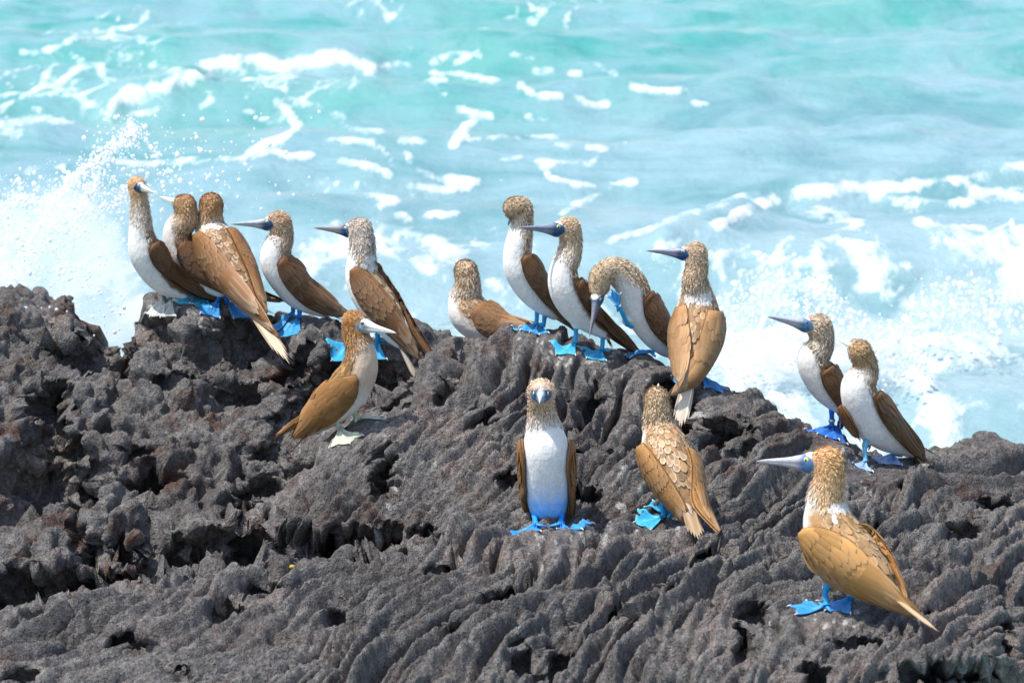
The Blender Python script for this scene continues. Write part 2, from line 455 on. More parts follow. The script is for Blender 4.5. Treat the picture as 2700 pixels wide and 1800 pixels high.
  head=((0.16,0.10,0.05),(0.72,0.58,0.38)), neck=((0.15,0.09,0.045),(0.70,0.57,0.40)), breast=(0.74,0.70,0.62), wingc=(0.31,0.175,0.07), back=(0.38,0.22,0.10), fringe=1.0, foot=(0.03,0.42,0.76), legc=(0.02,0.30,0.58), billc=(0.6,0.6,0.6), face=(0.01,0.05,0.13), eyec=(0.6,0.6,0.2), nape=0.3, tailc=(0.55,0.38,0.22)),
 dict(R=R7, hd=190, Y=None, nb=3, label="booby with grey bill to the left and silver ring on its deep blue leg",
  spine=[(562,222,106),(588,320,98),(560,420,112),(505,480,124),(535,590,132),(610,720,124),(700,840,84),(790,920,48)],
  bill=(136,140,0.0), size=1.0,
  wing=([(620,570),(710,520),(800,640),(850,800),(880,960),(895,1135)], [(568,600),(600,720),(690,850),(770,960),(830,1080),(890,1142)]),
  tail=((770,900,0.0),(930,1090,0.06),50,5),
  legs=[((670,900),(668,1040),(560,1150)), ((750,940),(735,1060),(670,1260))],
  bands=True,
  head=((0.10,0.075,0.045),(0.70,0.60,0.45)), neck=((0.11,0.08,0.05),(0.72,0.64,0.52)), breast=(0.78,0.76,0.72), wingc=(0.15,0.078,0.035), back=(0.24,0.135,0.06), fringe=0.3, foot=DEEP, legc=(0.006,0.16,0.56), billc=(0.26,0.27,0.30), face=(0.04,0.12,0.22), eyec=(0.10,0.20,0.30)),
 dict(R=R7, hd=213, Y=None, nb=3, label="booby with pale lilac-blue feet, right bird of the pair before the surf",
  spine=[(898,425,98),(945,530,98),(930,630,118),(880,720,138),(920,860,158),(1010,1000,172),(1110,1110,140),(1230,1200,84),(1340,1265,46)],
  bill=(720,330,0.14), size=1.0,
  wing=([(1060,750),(1160,740),(1290,860),(1380,1010),(1425,1170),(1440,1330)], [(1006,800),(1040,930),(1120,1060),(1230,1180),(1340,1280),(1430,1345)]),
  wing2=([(760,860),(790,900),(830,960),(860,1020),(880,1080),(893,1140)], [(742,880),(750,960),(780,1040),(815,1090),(850,1120),(890,1146)]),
  tail=((1310,1240,0),(1420,1425,-0.03),70,6), tail2=((1420,1215),(1605,1325)),
  legs=[((945,1200),(945,1372),(850,1465)), ((1194,1170),(1182,1312),(1120,1455))],
  thighs=[(945,1205,40)],
  head=((0.17,0.10,0.045),(0.60,0.43,0.25)), neck=((0.18,0.115,0.06),(0.66,0.52,0.36)), breast=(0.82,0.80,0.78), wingc=(0.165,0.088,0.038), back=(0.23,0.13,0.06), fringe=0.2, foot=(0.34,0.47,0.82), legc=(0.13,0.42,0.60), billc=(0.50,0.49,0.42), face=(0.3,0.35,0.35), eyec=(0.6,0.6,0.2), tailc=(0.16,0.085,0.04)),
 dict(R=R8, hd=152, Y=None, nb=3, label="large golden-tan booby striding left alone on the foreground slab",
  spine=[(684,214,112),(692,330,112),(665,450,124),(660,560,146),(690,700,192),(780,850,218),(910,980,196),(1050,1110,128),(1130,1190,70)],
  bill=(152,212,-0.02), size=1.0,
  wing=([(520,700),(650,700),(850,800),(1000,960),(1150,1130),(1345,1330)], [(468,750),(490,900),(620,1080),(820,1165),(1060,1270),(1335,1372)]),
  wing2=([(900,680),(1020,760),(1100,880),(1160,1000),(1210,1110),(1262,1270)], [(960,700),(1080,800),(1160,920),(1210,1040),(1245,1150),(1272,1280)]),
  tail=((1110,1170,-0.03),(1525,1490,-0.10),60,6),
  legs=[((668,1150),(668,1315),(500,1310)), ((868,1170),(852,1250),(740,1290))],
  thighs=[(668,1150,42)],
  head=((0.36,0.18,0.07),(0.80,0.52,0.27)), neck=((0.38,0.20,0.085),(0.82,0.58,0.35)), breast=(0.80,0.77,0.72), wingc=(0.47,0.265,0.10), back=(0.44,0.25,0.105), fringe=0.6, foot=(0.015,0.27,0.76), legc=(0.012,0.28,0.60), billc=(0.30,0.28,0.30), face=(0.06,0.13,0.27), eyec=(0.74,0.72,0.10), nape=1.0, tailc=(0.60,0.40,0.22), side=-0.45),
]

def bpx(B, X, Y):
    return B['R'][0] + X / B['R'][2], B['R'][1] + Y / B['R'][2]

FOOT_PX = []
for B in BIRDS:
    for top, ank, toe in B['legs']:
        FOOT_PX.append(bpx(B, *ank))
        FOOT_PX.append(bpx(B, (ank[0] * 0.4 + toe[0] * 0.6), (ank[1] * 0.4 + toe[1] * 0.6)))
FOOT_PX = np.array(FOOT_PX)

# ------------------------------------------------------------------ lava shore
# control columns: (pixel column, crest row, crest distance, [(row, distance)...] from the foot up to just under the crest)
def cols(table):
    return [(c[0], list(c[3]) + [(c[1], c[2])]) for c in table]

FRONT = cols([
 (-300, 1690, 9.30, [(2050,8.55),(1850,8.75),(1800,8.95),(1740,9.12)]),
 (0,    1632, 9.35, [(2000,8.50),(1800,8.72),(1745,8.92),(1690,9.12)]),
 (180,  1590, 9.42, [(2000,8.50),(1800,8.68),(1735,8.90),(1660,9.15)]),
 (300,  1566, 9.45, [(2000,8.48),(1800,8.65),(1725,8.88),(1640,9.15)]),
 (600,  1520, 9.50, [(2000,8.45),(1800,8.62),(1710,8.88),(1610,9.18)]),
 (900,  1490, 9.52, [(2000,8.45),(1800,8.60),(1700,8.88),(1590,9.18)]),
 (1080, 1450, 9.55, [(2000,8.42),(1800,8.58),(1690,8.86),(1570,9.18)]),
 (1300, 1430, 9.58, [(2000,8.40),(1800,8.56),(1680,8.84),(1555,9.18)]),
 (1500, 1420, 9.60, [(2000,8.40),(1800,8.55),(1680,8.83),(1550,9.18)]),
 (1700, 1430, 9.58, [(2000,8.40),(1800,8.54),(1680,8.82),(1555,9.16)]),
 (1850, 1428, 9.56, [(2000,8.42),(1800,8.53),(1680,8.80),(1555,9.14)]),
 (1960, 1458, 9.52, [(2000,8.42),(1800,8.53),(1680,8.78),(1570,9.10)]),
 (2100, 1468, 9.48, [(2000,8.44),(1800,8.52),(1690,8.74),(1580,9.06)]),
 (2250, 1485, 9.42, [(2000,8.60),(1815,8.50),(1700,8.70),(1590,9.02)]),
 (2400, 1500, 9.36, [(2000,8.80),(1790,8.52),(1700,8.68),(1600,8.98)]),
 (2550, 1520, 9.28, [(2000,8.95),(1765,8.56),(1690,8.70),(1610,8.95)]),
 (2640, 1580, 9.12, [(2000,9.00),(1750,8.62),(1700,8.72),(1640,8.90)]),
 (2690, 1640, 9.00, [(2000,9.05),(1780,8.68),(1740,8.76),(1690,8.86)]),
 (2800, 1760, 9.00, [(2050,9.10),(1850,8.80),(1820,8.85),(1790,8.92)]),
 (2950, 1820, 9.00, [(2100,9.10),(1900,8.85),(1880,8.9),(1850,8.95)]),
])
MOUND = cols([
 (690,  1420, 10.30, [(1700,10.00),(1560,10.05),(1500,10.12),(1460,10.2)]),
 (760,  1300, 10.42, [(1680,9.95),(1520,10.02),(1440,10.12),(1360,10.28)]),
 (830,  1195, 10.55, [(1660,9.90),(1480,9.98),(1380,10.12),(1280,10.34)]),
 (900,  1128, 10.66, [(1640,9.85),(1460,9.95),(1340,10.14),(1230,10.40)]),
 (1000, 1068, 10.80, [(1620,9.78),(1450,9.90),(1310,10.14),(1180,10.46)]),
 (1100, 1012, 10.93, [(1600,9.72),(1440,9.85),(1290,10.16),(1140,10.54)]),
 (1200, 962,  11.04, [(1600,9.66),(1430,9.80),(1270,10.16),(1110,10.60)]),
 (1260, 930,  11.14, [(1600,9.62),(1425,9.78),(1260,10.18),(1090,10.64)]),
 (1300, 892,  11.22, [(1600,9.60),(1420,9.76),(1250,10.18),(1070,10.68)]),
 (1380, 872,  11.26, [(1600,9.60),(1420,9.75),(1250,10.18),(1060,10.70)]),
 (1500, 895,  11.24, [(1600,9.60),(1420,9.75),(1250,10.18),(1065,10.70)]),
 (1600, 935,  11.20, [(1600,9.60),(1430,9.75),(1260,10.16),(1085,10.68)]),
 (1690, 940,  11.16, [(1600,9.60),(1430,9.74),(1265,10.14),(1095,10.66)]),
 (1770, 990,  11.08, [(1600,9.58),(1440,9.74),(1275,10.14),(1125,10.64)]),
 (1850, 1012, 11.04, [(1600,9.56),(1440,9.73),(1285,10.12),(1140,10.60)]),
 (1910, 1032, 10.98, [(1600,9.55),(1445,9.72),(1295,10.10),(1155,10.56)]),
 (1990, 1052, 10.90, [(1600,9.54),(1455,9.70),(1310,10.08),(1175,10.50)]),
 (2045, 1092, 10.86, [(1610,9.52),(1465,9.68),(1325,10.06),(1200,10.48)]),
 (2075, 1135, 10.84, [(1610,9.50),(1470,9.66),(1340,10.04),(1225,10.46)]),
 (2150, 1142, 10.84, [(1620,9.46),(1480,9.62),(1350,10.02),(1235,10.46)]),
 (2225, 1152, 10.84, [(1630,9.42),(1490,9.58),(1360,9.98),(1245,10.44)]),
 (2262, 1195, 10.80, [(1640,9.40),(1500,9.56),(1375,9.96),(1270,10.42)]),
 (2290, 1215, 10.78, [(1640,9.40),(1500,9.55),(1380,9.95),(1280,10.40)]),
 (2380, 1225, 10.76, [(1650,9.36),(1510,9.52),(1395,9.92),(1290,10.38)]),
 (2480, 1238, 10.78, [(1660,9.34),(1520,9.50),(1400,9.90),(1290,10.38)]),
 (2560, 1236, 10.80, [(1670,9.32),(1540,9.46),(1410,9.88),(1290,10.38)]),
 (2640, 1240, 10.80, [(1690,9.28),(1580,9.40),(1430,9.84),(1300,10.36)]),
 (2720, 1255, 10.80, [(1720,9.22),(1640,9.34),(1460,9.80),(1320,10.34)]),
 (2950, 1275, 10.80, [(1800,9.20),(1700,9.30),(1520,9.78),(1370,10.30)]),
])
CRAG = cols([
 (-300, 880, 11.75, [(1850,10.00),(1640,10.20),(1400,10.60),(1150,11.02)]),
 (0,    872, 11.75, [(1800,10.05),(1620,10.24),(1390,10.62),(1140,11.04)]),
 (100,  858, 11.78, [(1790,10.05),(1610,10.24),(1380,10.62),(1130,11.06)]),
 (195,  870, 11.78, [(1780,10.06),(1600,10.25),(1370,10.64),(1120,11.08)]),
 (250,  930, 11.76, [(1770,10.06),(1590,10.26),(1360,10.66),(1120,11.10)]),
 (312,  975, 11.76, [(1760,10.08),(1580,10.28),(1350,10.68),(1120,11.12)]),
 (338,  920, 11.80, [(1755,10.08),(1575,10.28),(1345,10.68),(1110,11.14)]),
 (365,  812, 11.84, [(1750,10.08),(1570,10.28),(1340,10.68),(1100,11.16)]),
 (470,  800, 11.86, [(1740,10.10),(1560,10.30),(1320,10.72),(1070,11.22)]),
 (560,  815, 11.86, [(1730,10.12),(1550,10.32),(1310,10.74),(1060,11.26)]),
 (700,  838, 11.84, [(1710,10.16),(1530,10.36),(1300,10.78),(1060,11.28)]),
 (800,  850, 11.82, [(1690,10.24),(1500,10.46),(1290,10.84),(1070,11.30)]),
 (900,  872, 11.80, [(1670,10.40),(1450,10.62),(1260,10.94),(1070,11.32)]),
 (1000, 905, 11.76, [(1600,10.60),(1380,10.80),(1210,11.06),(1060,11.36)]),
 (1130, 926, 11.74, [(1500,10.90),(1300,11.02),(1170,11.18),(1050,11.42)]),
 (1215, 952, 11.72, [(1400,11.05),(1250,11.16),(1150,11.30),(1050,11.48)]),
 (1320, 1010, 11.70, [(1400,11.20),(1280,11.28),(1180,11.38),(1090,11.52)]),
 (1450, 1080, 11.70, [(1400,11.30),(1300,11.36),(1220,11.44),(1150,11.54)]),
])
FARLEFT = cols([
 (-300, 800, 12.9, [(1200,12.3),(1050,12.4),(950,12.55),(870,12.7)]),
 (0,    786, 12.9, [(1200,12.3),(1050,12.4),(940,12.55),(860,12.7)]),
 (80,   768, 12.9, [(1200,12.3),(1050,12.4),(930,12.55),(850,12.7)]),
 (130,  788, 12.9, [(1200,12.3),(1050,12.4),(930,12.55),(850,12.7)]),
 (182,  766, 12.9, [(1200,12.3),(1050,12.4),(930,12.55),(850,12.7)]),
 (214,  815, 12.9, [(1200,12.3),(1050,12.4),(940,12.55),(860,12.7)]),
 (248,  880, 12.85,[(1200,12.3),(1060,12.4),(960,12.5),(890,12.65)]),
 (290,  1010, 12.8, [(1250,12.3),(1150,12.4),(1080,12.5),(1000,12.65)]),
 (380,  1080,12.8, [(1300,12.3),(1220,12.4),(1180,12.5),(1130,12.65)]),
])
FARRIGHT = cols([
 (2330, 1300, 12.0, [(1500,11.5),(1440,11.55),(1390,11.65),(1340,11.8)]),
 (2400, 1235, 12.1, [(1450,11.5),(1380,11.55),(1320,11.65),(1260,11.85)]),
 (2445, 1205, 12.15,[(1450,11.5),(1360,11.55),(1290,11.65),(1230,11.85)]),
 (2560, 1185, 12.2, [(1450,11.5),(1350,11.55),(1280,11.65),(1210,11.85)]),
 (2640, 1192, 12.2, [(1450,11.5),(1350,11.55),(1280,11.65),(1215,11.85)]),
 (2688, 1225, 12.1, [(1450,11.5),(1360,11.55),(1290,11.65),(1235,11.85)]),
 (2740, 1275, 12.0, [(1480,11.5),(1400,11.55),(1340,11.65),(1290,11.8)]),
 (2900, 1300, 12.0, [(1520,11.5),(1450,11.55),(1400,11.65),(1350,11.8)]),
])
# hollows in the rock: (px, py, half width, half height, depth in metres)
HOLLOWS = [
 (118,1095,52,62,.30),(205,925,70,34,.20),(300,945,48,30,.16),(395,1262,46,27,.24),(400,850,62,50,.16),(660,880,78,54,.22),
 (560,905,40,40,.12),(690,1262,44,15,.16),(630,1302,34,26,.20),(322,1452,34,34,.14),(425,1462,44,42,.18),(242,1468,34,30,.14),
 (205,1388,16,34,.12),(545,1462,50,26,.18),(765,1425,60,40,.18),(48,1565,70,60,.30),(212,1290,44,62,.22),(90,1255,80,50,.28),
 (150,1180,60,34,.22),(930,990,70,46,.28),(1010,1010,46,40,.24),(850,1050,60,60,.22),(760,1110,60,44,.16),(780,960,34,22,.12),
 (480,1010,40,22,.10),(730,965,30,18,.12),(620,1010,70,24,.14),(350,1190,40,20,.10),(700,1180,40,20,.14),
 (1010,1235,20,52,.22),(1020,1412,70,26,.26),(935,1410,40,24,.20),(1275,1110,32,22,.14),(1165,1030,24,18,.10),(1110,1390,24,16,.12),
 (1905,1142,52,40,.26),(1960,1150,34,30,.20),(2265,1435,60,30,.20),(2215,1475,50,22,.16),(1340,1250,18,26,.10),(1720,1220,18,16,.10),
 (1560,1060,36,22,.10),(1570,1180,40,16,.10),(1545,1310,40,24,.14),(1890,1465,50,14,.12),
 (340,1690,52,22,.20),(580,1600,56,18,.14),(700,1550,40,16,.12),(470,1770,30,14,.10),(1320,1570,50,16,.14),(1180,1665,30,18,.10),
 (1665,1650,24,26,.16),(1640,1625,26,14,.14),(1370,1735,16,40,.14),(1480,1720,24,34,.14),(1960,1685,20,34,.24),(1990,1620,34,26,.20),
 (2290,1690,80,12,.12),(2420,1605,44,10,.08),(2500,1770,120,26,.30),(2150,1775,40,20,.22),(2660,1660,24,40,.2),(60,1790,50,20,.14),
 (720,1462,110,26,.40),(930,1432,120,24,.40),(480,1496,110,32,.40),(220,1540,120,36,.45),(40,1580,90,44,.45),
 (150,1545,90,36,.30),(330,1525,70,26,.25),(620,1485,80,24,.28),(850,1450,70,28,.30),(1130,1422,60,14,.2),(1792,1085,40,75,.30),(1775,1040,36,40,.2),
 (1750,1560,30,14,.08),(870,1620,34,14,.10),(2530,1400,50,18,.12),(2620,1330,40,16,.12),(2420,1270,30,12,.08),(1180,1500,40,10,.08),
]
GUANO = [(1655,1255,42,26),(1690,1300,26,12),(985,1385,16,18),(1025,1325,12,16),(1045,1277,14,8),(1090,1228,12,8),(1240,880,20,8),(1590,1385,34,16),
         (1640,1345,26,12),(1480,935,14,8),(1350,930,20,8),(1560,950,26,8),(1625,925,18,10),(1860,1040,30,14),(1840,1085,18,16),(1500,960,20,6),(1395,1110,10,8),
         (1200,990,12,8),(1800,1060,14,12),(400,1740,10,5),(1145,1215,8,8),(1580,1330,14,8)]

for fx, fy in FOOT_PX[::2]:
    for _ in range(7):
        GUANO.append((fx + rng.normal(0, 70), fy + abs(rng.normal(20, 38)), rng.uniform(4, 12), rng.uniform(3, 14)))
ROCKS = []
def build_rock(name, table, label, ropes, craggy, step, seed, rust, crest_amp=1.0, foot_r=56):
    px = np.array([c[0] for c in table], float)
    P = np.stack([at(np.full(len(c[1]), c[0]), [r[0] for r in c[1]], [r[1] for r in c[1]]) for c in table])
    # carry the surface over the crest and down behind
    crest = P[:, -1]
    run = crest - P[:, -2]
    b1 = crest + np.array([0, 0.16, -0.015])
    b2 = crest + np.array([0, 0.36, -0.14])
    b3 = crest + np.array([0, 0.60, -0.55])
    b4 = np.stack([b3[:, 0], b3[:, 1] + 0.25, np.full(len(b3), -0.35)], -1)
    P = np.concatenate([P, b1[:, None], b2[:, None], b3[:, None], b4[:, None]], 1)
    nc, nr, _ = P.shape
    # across: piecewise-linear in the pixel column with a little smoothing
    width = P[-1, 0, 0] - P[0, 0, 0]
    nu = int(abs(width) / step)
    uu = np.linspace(px[0], px[-1], nu)
    Q = np.empty((nu, nr, 3))
    for r in range(nr):
        for k in range(3):
            Q[:, r, k] = np.interp(uu, px, P[:, r, k])
    ker = np.hanning(max(5, int(0.05 / step) * 2 + 1)); ker /= ker.sum()
    h = len(ker) // 2
    for r in range(nr):
        for k in (1, 2):
            Q[:, r, k] = np.convolve(np.pad(Q[:, r, k], h, mode='edge'), ker, 'valid')
    # along: Catmull-Rom, even arc length
    rows = []
    lens = np.linalg.norm(np.diff(Q, axis=1), axis=2).sum(1)
    nv = int(lens.mean() / step)
    fine = catmull(Q.transpose(1, 0, 2).reshape(nr, -1), 160).reshape(160, nu, 3)
    seg = np.linalg.norm(np.diff(fine, axis=0), axis=2).mean(1)
    # spend few rows on the hidden back
    cum = np.concatenate([[0], np.cumsum(seg)])
    tt = np.linspace(0, cum[-1], nv)
    idx = np.interp(tt, cum, np.arange(160))
    i0 = np.clip(idx.astype(int), 0, 158)
    w = (idx - i0)[:, None, None]
    S = (fine[i0] * (1 - w) + fine[i0 + 1] * w).transpose(1, 0, 2)     # (nu, nv, 3)
    nv = S.shape[1]
    base = S.reshape(-1, 3).copy()

    def normals(S):
        du = np.gradient(S, axis=0)
        dv = np.gradient(S, axis=1)
        n = np.cross(du, dv)
        return nrm(n)
    bx, by, bd = to_px(base)
    vis = (sstep(0.0, 1.0, np.ones(len(base)))).astype(float)
    # flatter where birds stand
    calm = np.ones(len(base))
    for fx, fy in FOOT_PX:
        d2 = ((bx - fx) / foot_r) ** 2 + ((by - fy) / np.where(by > fy, foot_r * 1.15, foot_r * 0.6)) ** 2
        calm = np.minimum(calm, 1 - 0.90 * np.exp(-d2 ** 1.5))
    # stage 1: big forms
    n0 = normals(S).reshape(-1, 3)
    big = noise3(base, 0.55, seed) * 0.20 + noise3(base, 0.26, seed + 1) * 0.13
    big *= craggy
    p1 = base + n0 * (big * calm)[:, None]
    # hollows, cut away from the viewer and down so that their roofs overhang
    cut = np.zeros(len(base))
    warp = noise3(base, 0.07, seed + 5) * 26
    warp2 = noise3(base, 0.07, seed + 6) * 20
    for hx, hy, hw, hh, hd in HOLLOWS:
        if hx < 1100 and hy < 1520:
            hw, hh = hw * 1.22, hh * 1.18
        if name == 'lava_ledge':
            hd *= 0.75
        d2 = ((bx + warp - hx) / hw) ** 2 + ((by + warp2 - hy) / hh) ** 2
        m = d2 < 4
        if not m.any():
            continue
        cut = np.maximum(cut, hd * np.exp(-d2 ** 2 * 0.9) * m)
    cc_ = np.ones(len(base))
    for fx, fy in FOOT_PX:
        cc_ = np.minimum(cc_, 1 - 0.95 * np.exp(-(((bx - fx) / 40) ** 2 + ((by - fy) / np.where(by > fy, 20, 34)) ** 2) ** 1.5))
    cut *= cc_ * (1.0 + 0.35 * craggy)
    p1 = p1 + cut[:, None] * np.array([0.05, 0.85, -0.42])
    # stage 2: ropes running away up the slope
    S1 = p1.reshape(nu, nv, 3)
    n1 = normals(S1).reshape(-1, 3)
    lean = 0.64 + 0.45 * noise3(base * np.array([1, 0.7, 0]), 1.5, seed + 8)
    wx = noise3(base, 0.62, seed + 2) * 0.22 + noise3(base, 0.2, seed + 3) * 0.045
    q = base[:, 0] - (base[:, 1] - 9.8) * lean + wx
    # rope space: squeezed along the ropes so that knobs and grooves run with them
    rs = np.stack([q, (base[:, 1] + base[:, 2]) * 0.15, 0.2 * p1[:, 2]], -1)
    amp = np.clip(0.75 + 1.1 * noise3(base, 0.7, seed + 4), 0.15, 1.4)
    wq = q + 0.030 * noise3(rs, 0.10, seed + 15)
    slab = 0.45 + 0.85 * sstep(-0.25, 0.12, noise3(base * np.array([1, 0.8, 1]), 0.75, seed + 22))
    rope = np.abs(np.sin(np.pi * wq / 0.135)) ** 0.5
    rope2 = np.abs(np.sin(np.pi * (wq + 0.02 * noise3(rs, 0.05, seed + 9)) / 0.047)) ** 0.7
    ridge = np.abs(noise3(rs, 0.085, seed + 16))
    ridge2 = np.abs(noise3(rs, 0.036, seed + 17))
    disp = ropes * slab * (amp * 0.105 * (rope - 0.8) + 0.15 * (ridge - 0.16)) + ropes * (0.024 * (rope2 - 0.7) + 0.035 * (ridge2 - 0.15))
    # broken transverse clefts
    cl = np.clip(0.05 - np.abs(noise3(base * np.array([0.6, 1, 1]), 0.34, seed + 18)), 0, 1) / 0.05
    disp -= (0.045 * ropes + 0.03 * craggy) * cl * np.clip(0.4 + noise3(base, 0.5, seed + 19) * 2, 0, 1)
    # stage 3: clinkery knobs
    k1 = np.abs(noise3(p1, 0.13, seed + 10))
    k2 = np.abs(noise3(p1, 0.060, seed + 11))
    k3 = np.abs(noise3(p1, 0.029, seed + 12))
    k4 = np.abs(noise3(p1, 0.0145, seed + 13))
    disp += craggy * 0.15 * (k1 - 0.15) + (0.012 + 0.050 * craggy) * (k2 - 0.15) + (0.017 + 0.014 * craggy) * (k3 - 0.14) + 0.017 * (k4 - 0.14)
    pit = np.clip(noise3(p1, 0.10, seed + 14) - 0.22, 0, 1)
    disp -= (0.15 + craggy * 0.40) * pit
    p2 = p1 + n1 * (disp * calm ** 0.8)[:, None]
    p2 += 0.014 * craggy * np.stack([noise3(p1, 0.06, seed + 20), 0 * k1, noise3(p1, 0.06, seed + 21)], -1)
    me = make_mesh(name, p2, grid_faces(nu, nv))
    g = np.zeros(len(base))
    for gx, gy, gw, gh in GUANO:
        g = np.maximum(g, np.exp(-((bx - gx) / gw) ** 2 - ((by - gy) / gh) ** 2))
    attr_float(me, "guano", g)
    attr_float(me, "rust", np.clip(rust + 0 * g, 0, 1))
    o = add(name, me, LAVA, None, kind="structure", label=label, category="rock")
    ROCKS.append((o, p2, grid_faces(nu, nv)))
    return o

build_rock("lava_ledge", FRONT, "near ledge of ropy grey black lava along the foot of the picture", 1.0, 0.16, 0.0060, 3.1, 0.25)
build_rock("lava_mound", MOUND, "central mound of ropy black lava with the standing birds on its crest", 1.0, 0.30, 0.0066, 11.7, 0.7)
build_rock("lava_crag", CRAG, "hollowed clinkery dark crag on the left under the row of birds", 0.25, 1.0, 0.0072, 23.3, 0.9)
build_rock("lava_outcrop", FARLEFT, "farther rough outcrop at the left edge wetted by spray", 0.1, 0.8, 0.013, 31.9, 0.9)
build_rock("lava_outcrop", FARRIGHT, "farther low outcrop at the right edge against white surf", 0.2, 0.7, 0.013, 43.1, 0.5)

_allV, _allF, _off = [], [], 0
for o, V, F in ROCKS:
    _allV.append(V); _allF.append(F + _off); _off += len(V)
_allV = np.concatenate(_allV); _allF = np.concatenate(_allF)
ROCK_BVH = BVHTree.FromPolygons(_allV.tolist(), _allF.tolist(), epsilon=0.0)
del _allV, _allF

def rock_hit(px, py):
    d = nrm(ray_dir(px, py))
    h = ROCK_BVH.ray_cast(Vector(CAM), Vector(d))
    return None if h[0] is None else (np.array(h[0]), np.array(h[1]))

def rock_z(x, y, ztop):
    h = ROCK_BVH.ray_cast(Vector((x, y, ztop)), Vector((0, 0, -1)))
    return None if h[0] is None else h[0].z
# ------------------------------------------------------------------ sea
def sea_material():
    m, nt, b = new_mat("sea_water")
    n = N(nt)
    geo = n("ShaderNodeNewGeometry").outputs["Position"]
    st = n("ShaderNodeMapping", {"Vector": geo, "Scale": (1.0, 0.34, 1.0)}).outputs[0]
    a = n("ShaderNodeTexNoise", {"Vector": st, "Scale": 0.42, "Detail": 4.0, "Roughness": 0.55, "Distortion": 0.5}).outputs["Fac"]
    a2 = n("ShaderNodeTexNoise", {"Vector": st, "Scale": 1.9, "Detail": 4.0, "Roughness": 0.6, "Distortion": 0.8}).outputs["Fac"]
    far = n("ShaderNodeAttribute", attribute_name="depth").outputs["Fac"]
    green = n.mix(far, (0.20, 0.34, 0.325), (0.140, 0.365, 0.335))
    blue = n.mix(far, (0.23, 0.32, 0.37), (0.230, 0.375, 0.420))
    c = n.mix(n.ramp(a, [(0.38, 0.0), (0.62, 1.0)]), green, blue)
    c = n.mix(n.ramp(a2, [(0.35, 0.0), (0.70, 0.55)]), c, n.mix(far, (0.26, 0.34, 0.36), (0.11, 0.35, 0.325)))
    lg = n("ShaderNodeMapping", {"Vector": geo, "Scale": (0.30, 0.42, 1.0), "Rotation": (0, 0, 0.12)}).outputs[0]
    a3 = n("ShaderNodeTexNoise", {"Vector": lg, "Scale": 1.6, "Detail": 5.0, "Roughness": 0.62, "Distortion": 1.2}).outputs["Fac"]
    c = n.mix(n.ramp(a3, [(0.50, 0.0), (0.66, 0.85)]), c, n.mix(far, (0.12, 0.27, 0.27), (0.045, 0.300, 0.270)))  # deeper teal streaks painted in for the darker faces of the waves
    c = n.mix(n.ramp(a3, [(0.30, 0.6), (0.42, 0.0)]), c, (0.32, 0.43, 0.48))
    bl = n("ShaderNodeAttribute", attribute_name="blue").outputs["Fac"]
    c = n.mix(bl, c, n.mix(n.ramp(a3, [(0.40, 0.0), (0.62, 1.0)]), (0.275, 0.405, 0.450), (0.150, 0.295, 0.325)))
    sub = n("ShaderNodeAttribute", attribute_name="churn").outputs["Fac"]
    c = n.mix(sub, c, (0.42, 0.50, 0.51))
    c = n.mix(1.0, c, (0.88, 0.93, 0.915), 'MULTIPLY')
    fo = n("ShaderNodeAttribute", attribute_name="foam").outputs["Fac"]
    fn = n("ShaderNodeTexNoise", {"Vector": st, "Scale": 5.0, "Detail": 8.0, "Roughness": 0.72, "Distortion": 0.5}).outputs["Fac"]
    fs = n("ShaderNodeMath", {0: fn, 1: 0.5}, operation='SUBTRACT').outputs[0]
    fs = n("ShaderNodeMath", {0: fs, 1: 2.3}, operation='MULTIPLY').outputs[0]
    fk = n("ShaderNodeMath", {0: fo, 1: 3.2}, operation='MULTIPLY', use_clamp=True).outputs[0]
    fs = n("ShaderNodeMath", {0: fs, 1: fk}, operation='MULTIPLY').outputs[0]
    ff = n("ShaderNodeMath", {0: fo, 1: fs}, operation='ADD').outputs[0]
    f = n.ramp(ff, [(0.22, 0.0), (0.52, 0.5), (1.0, 1.0)])
    c = n.mix(f, c, (0.75, 0.76, 0.77))
    n.link(c, b.inputs["Base Color"])
    n.link(n.ramp(f, [(0.0, 0.16), (1.0, 0.75)]), b.inputs["Roughness"])
    b.inputs["IOR"].default_value = 1.33
    bn = n("ShaderNodeTexNoise", {"Vector": geo, "Scale": 7.0, "Detail": 5.0, "Roughness": 0.6}).outputs["Fac"]
    bump = n("ShaderNodeBump", {"Height": bn, "Strength": 0.5, "Distance": 0.08})
    n.link(bump.outputs[0], b.inputs["Normal"])
    return m

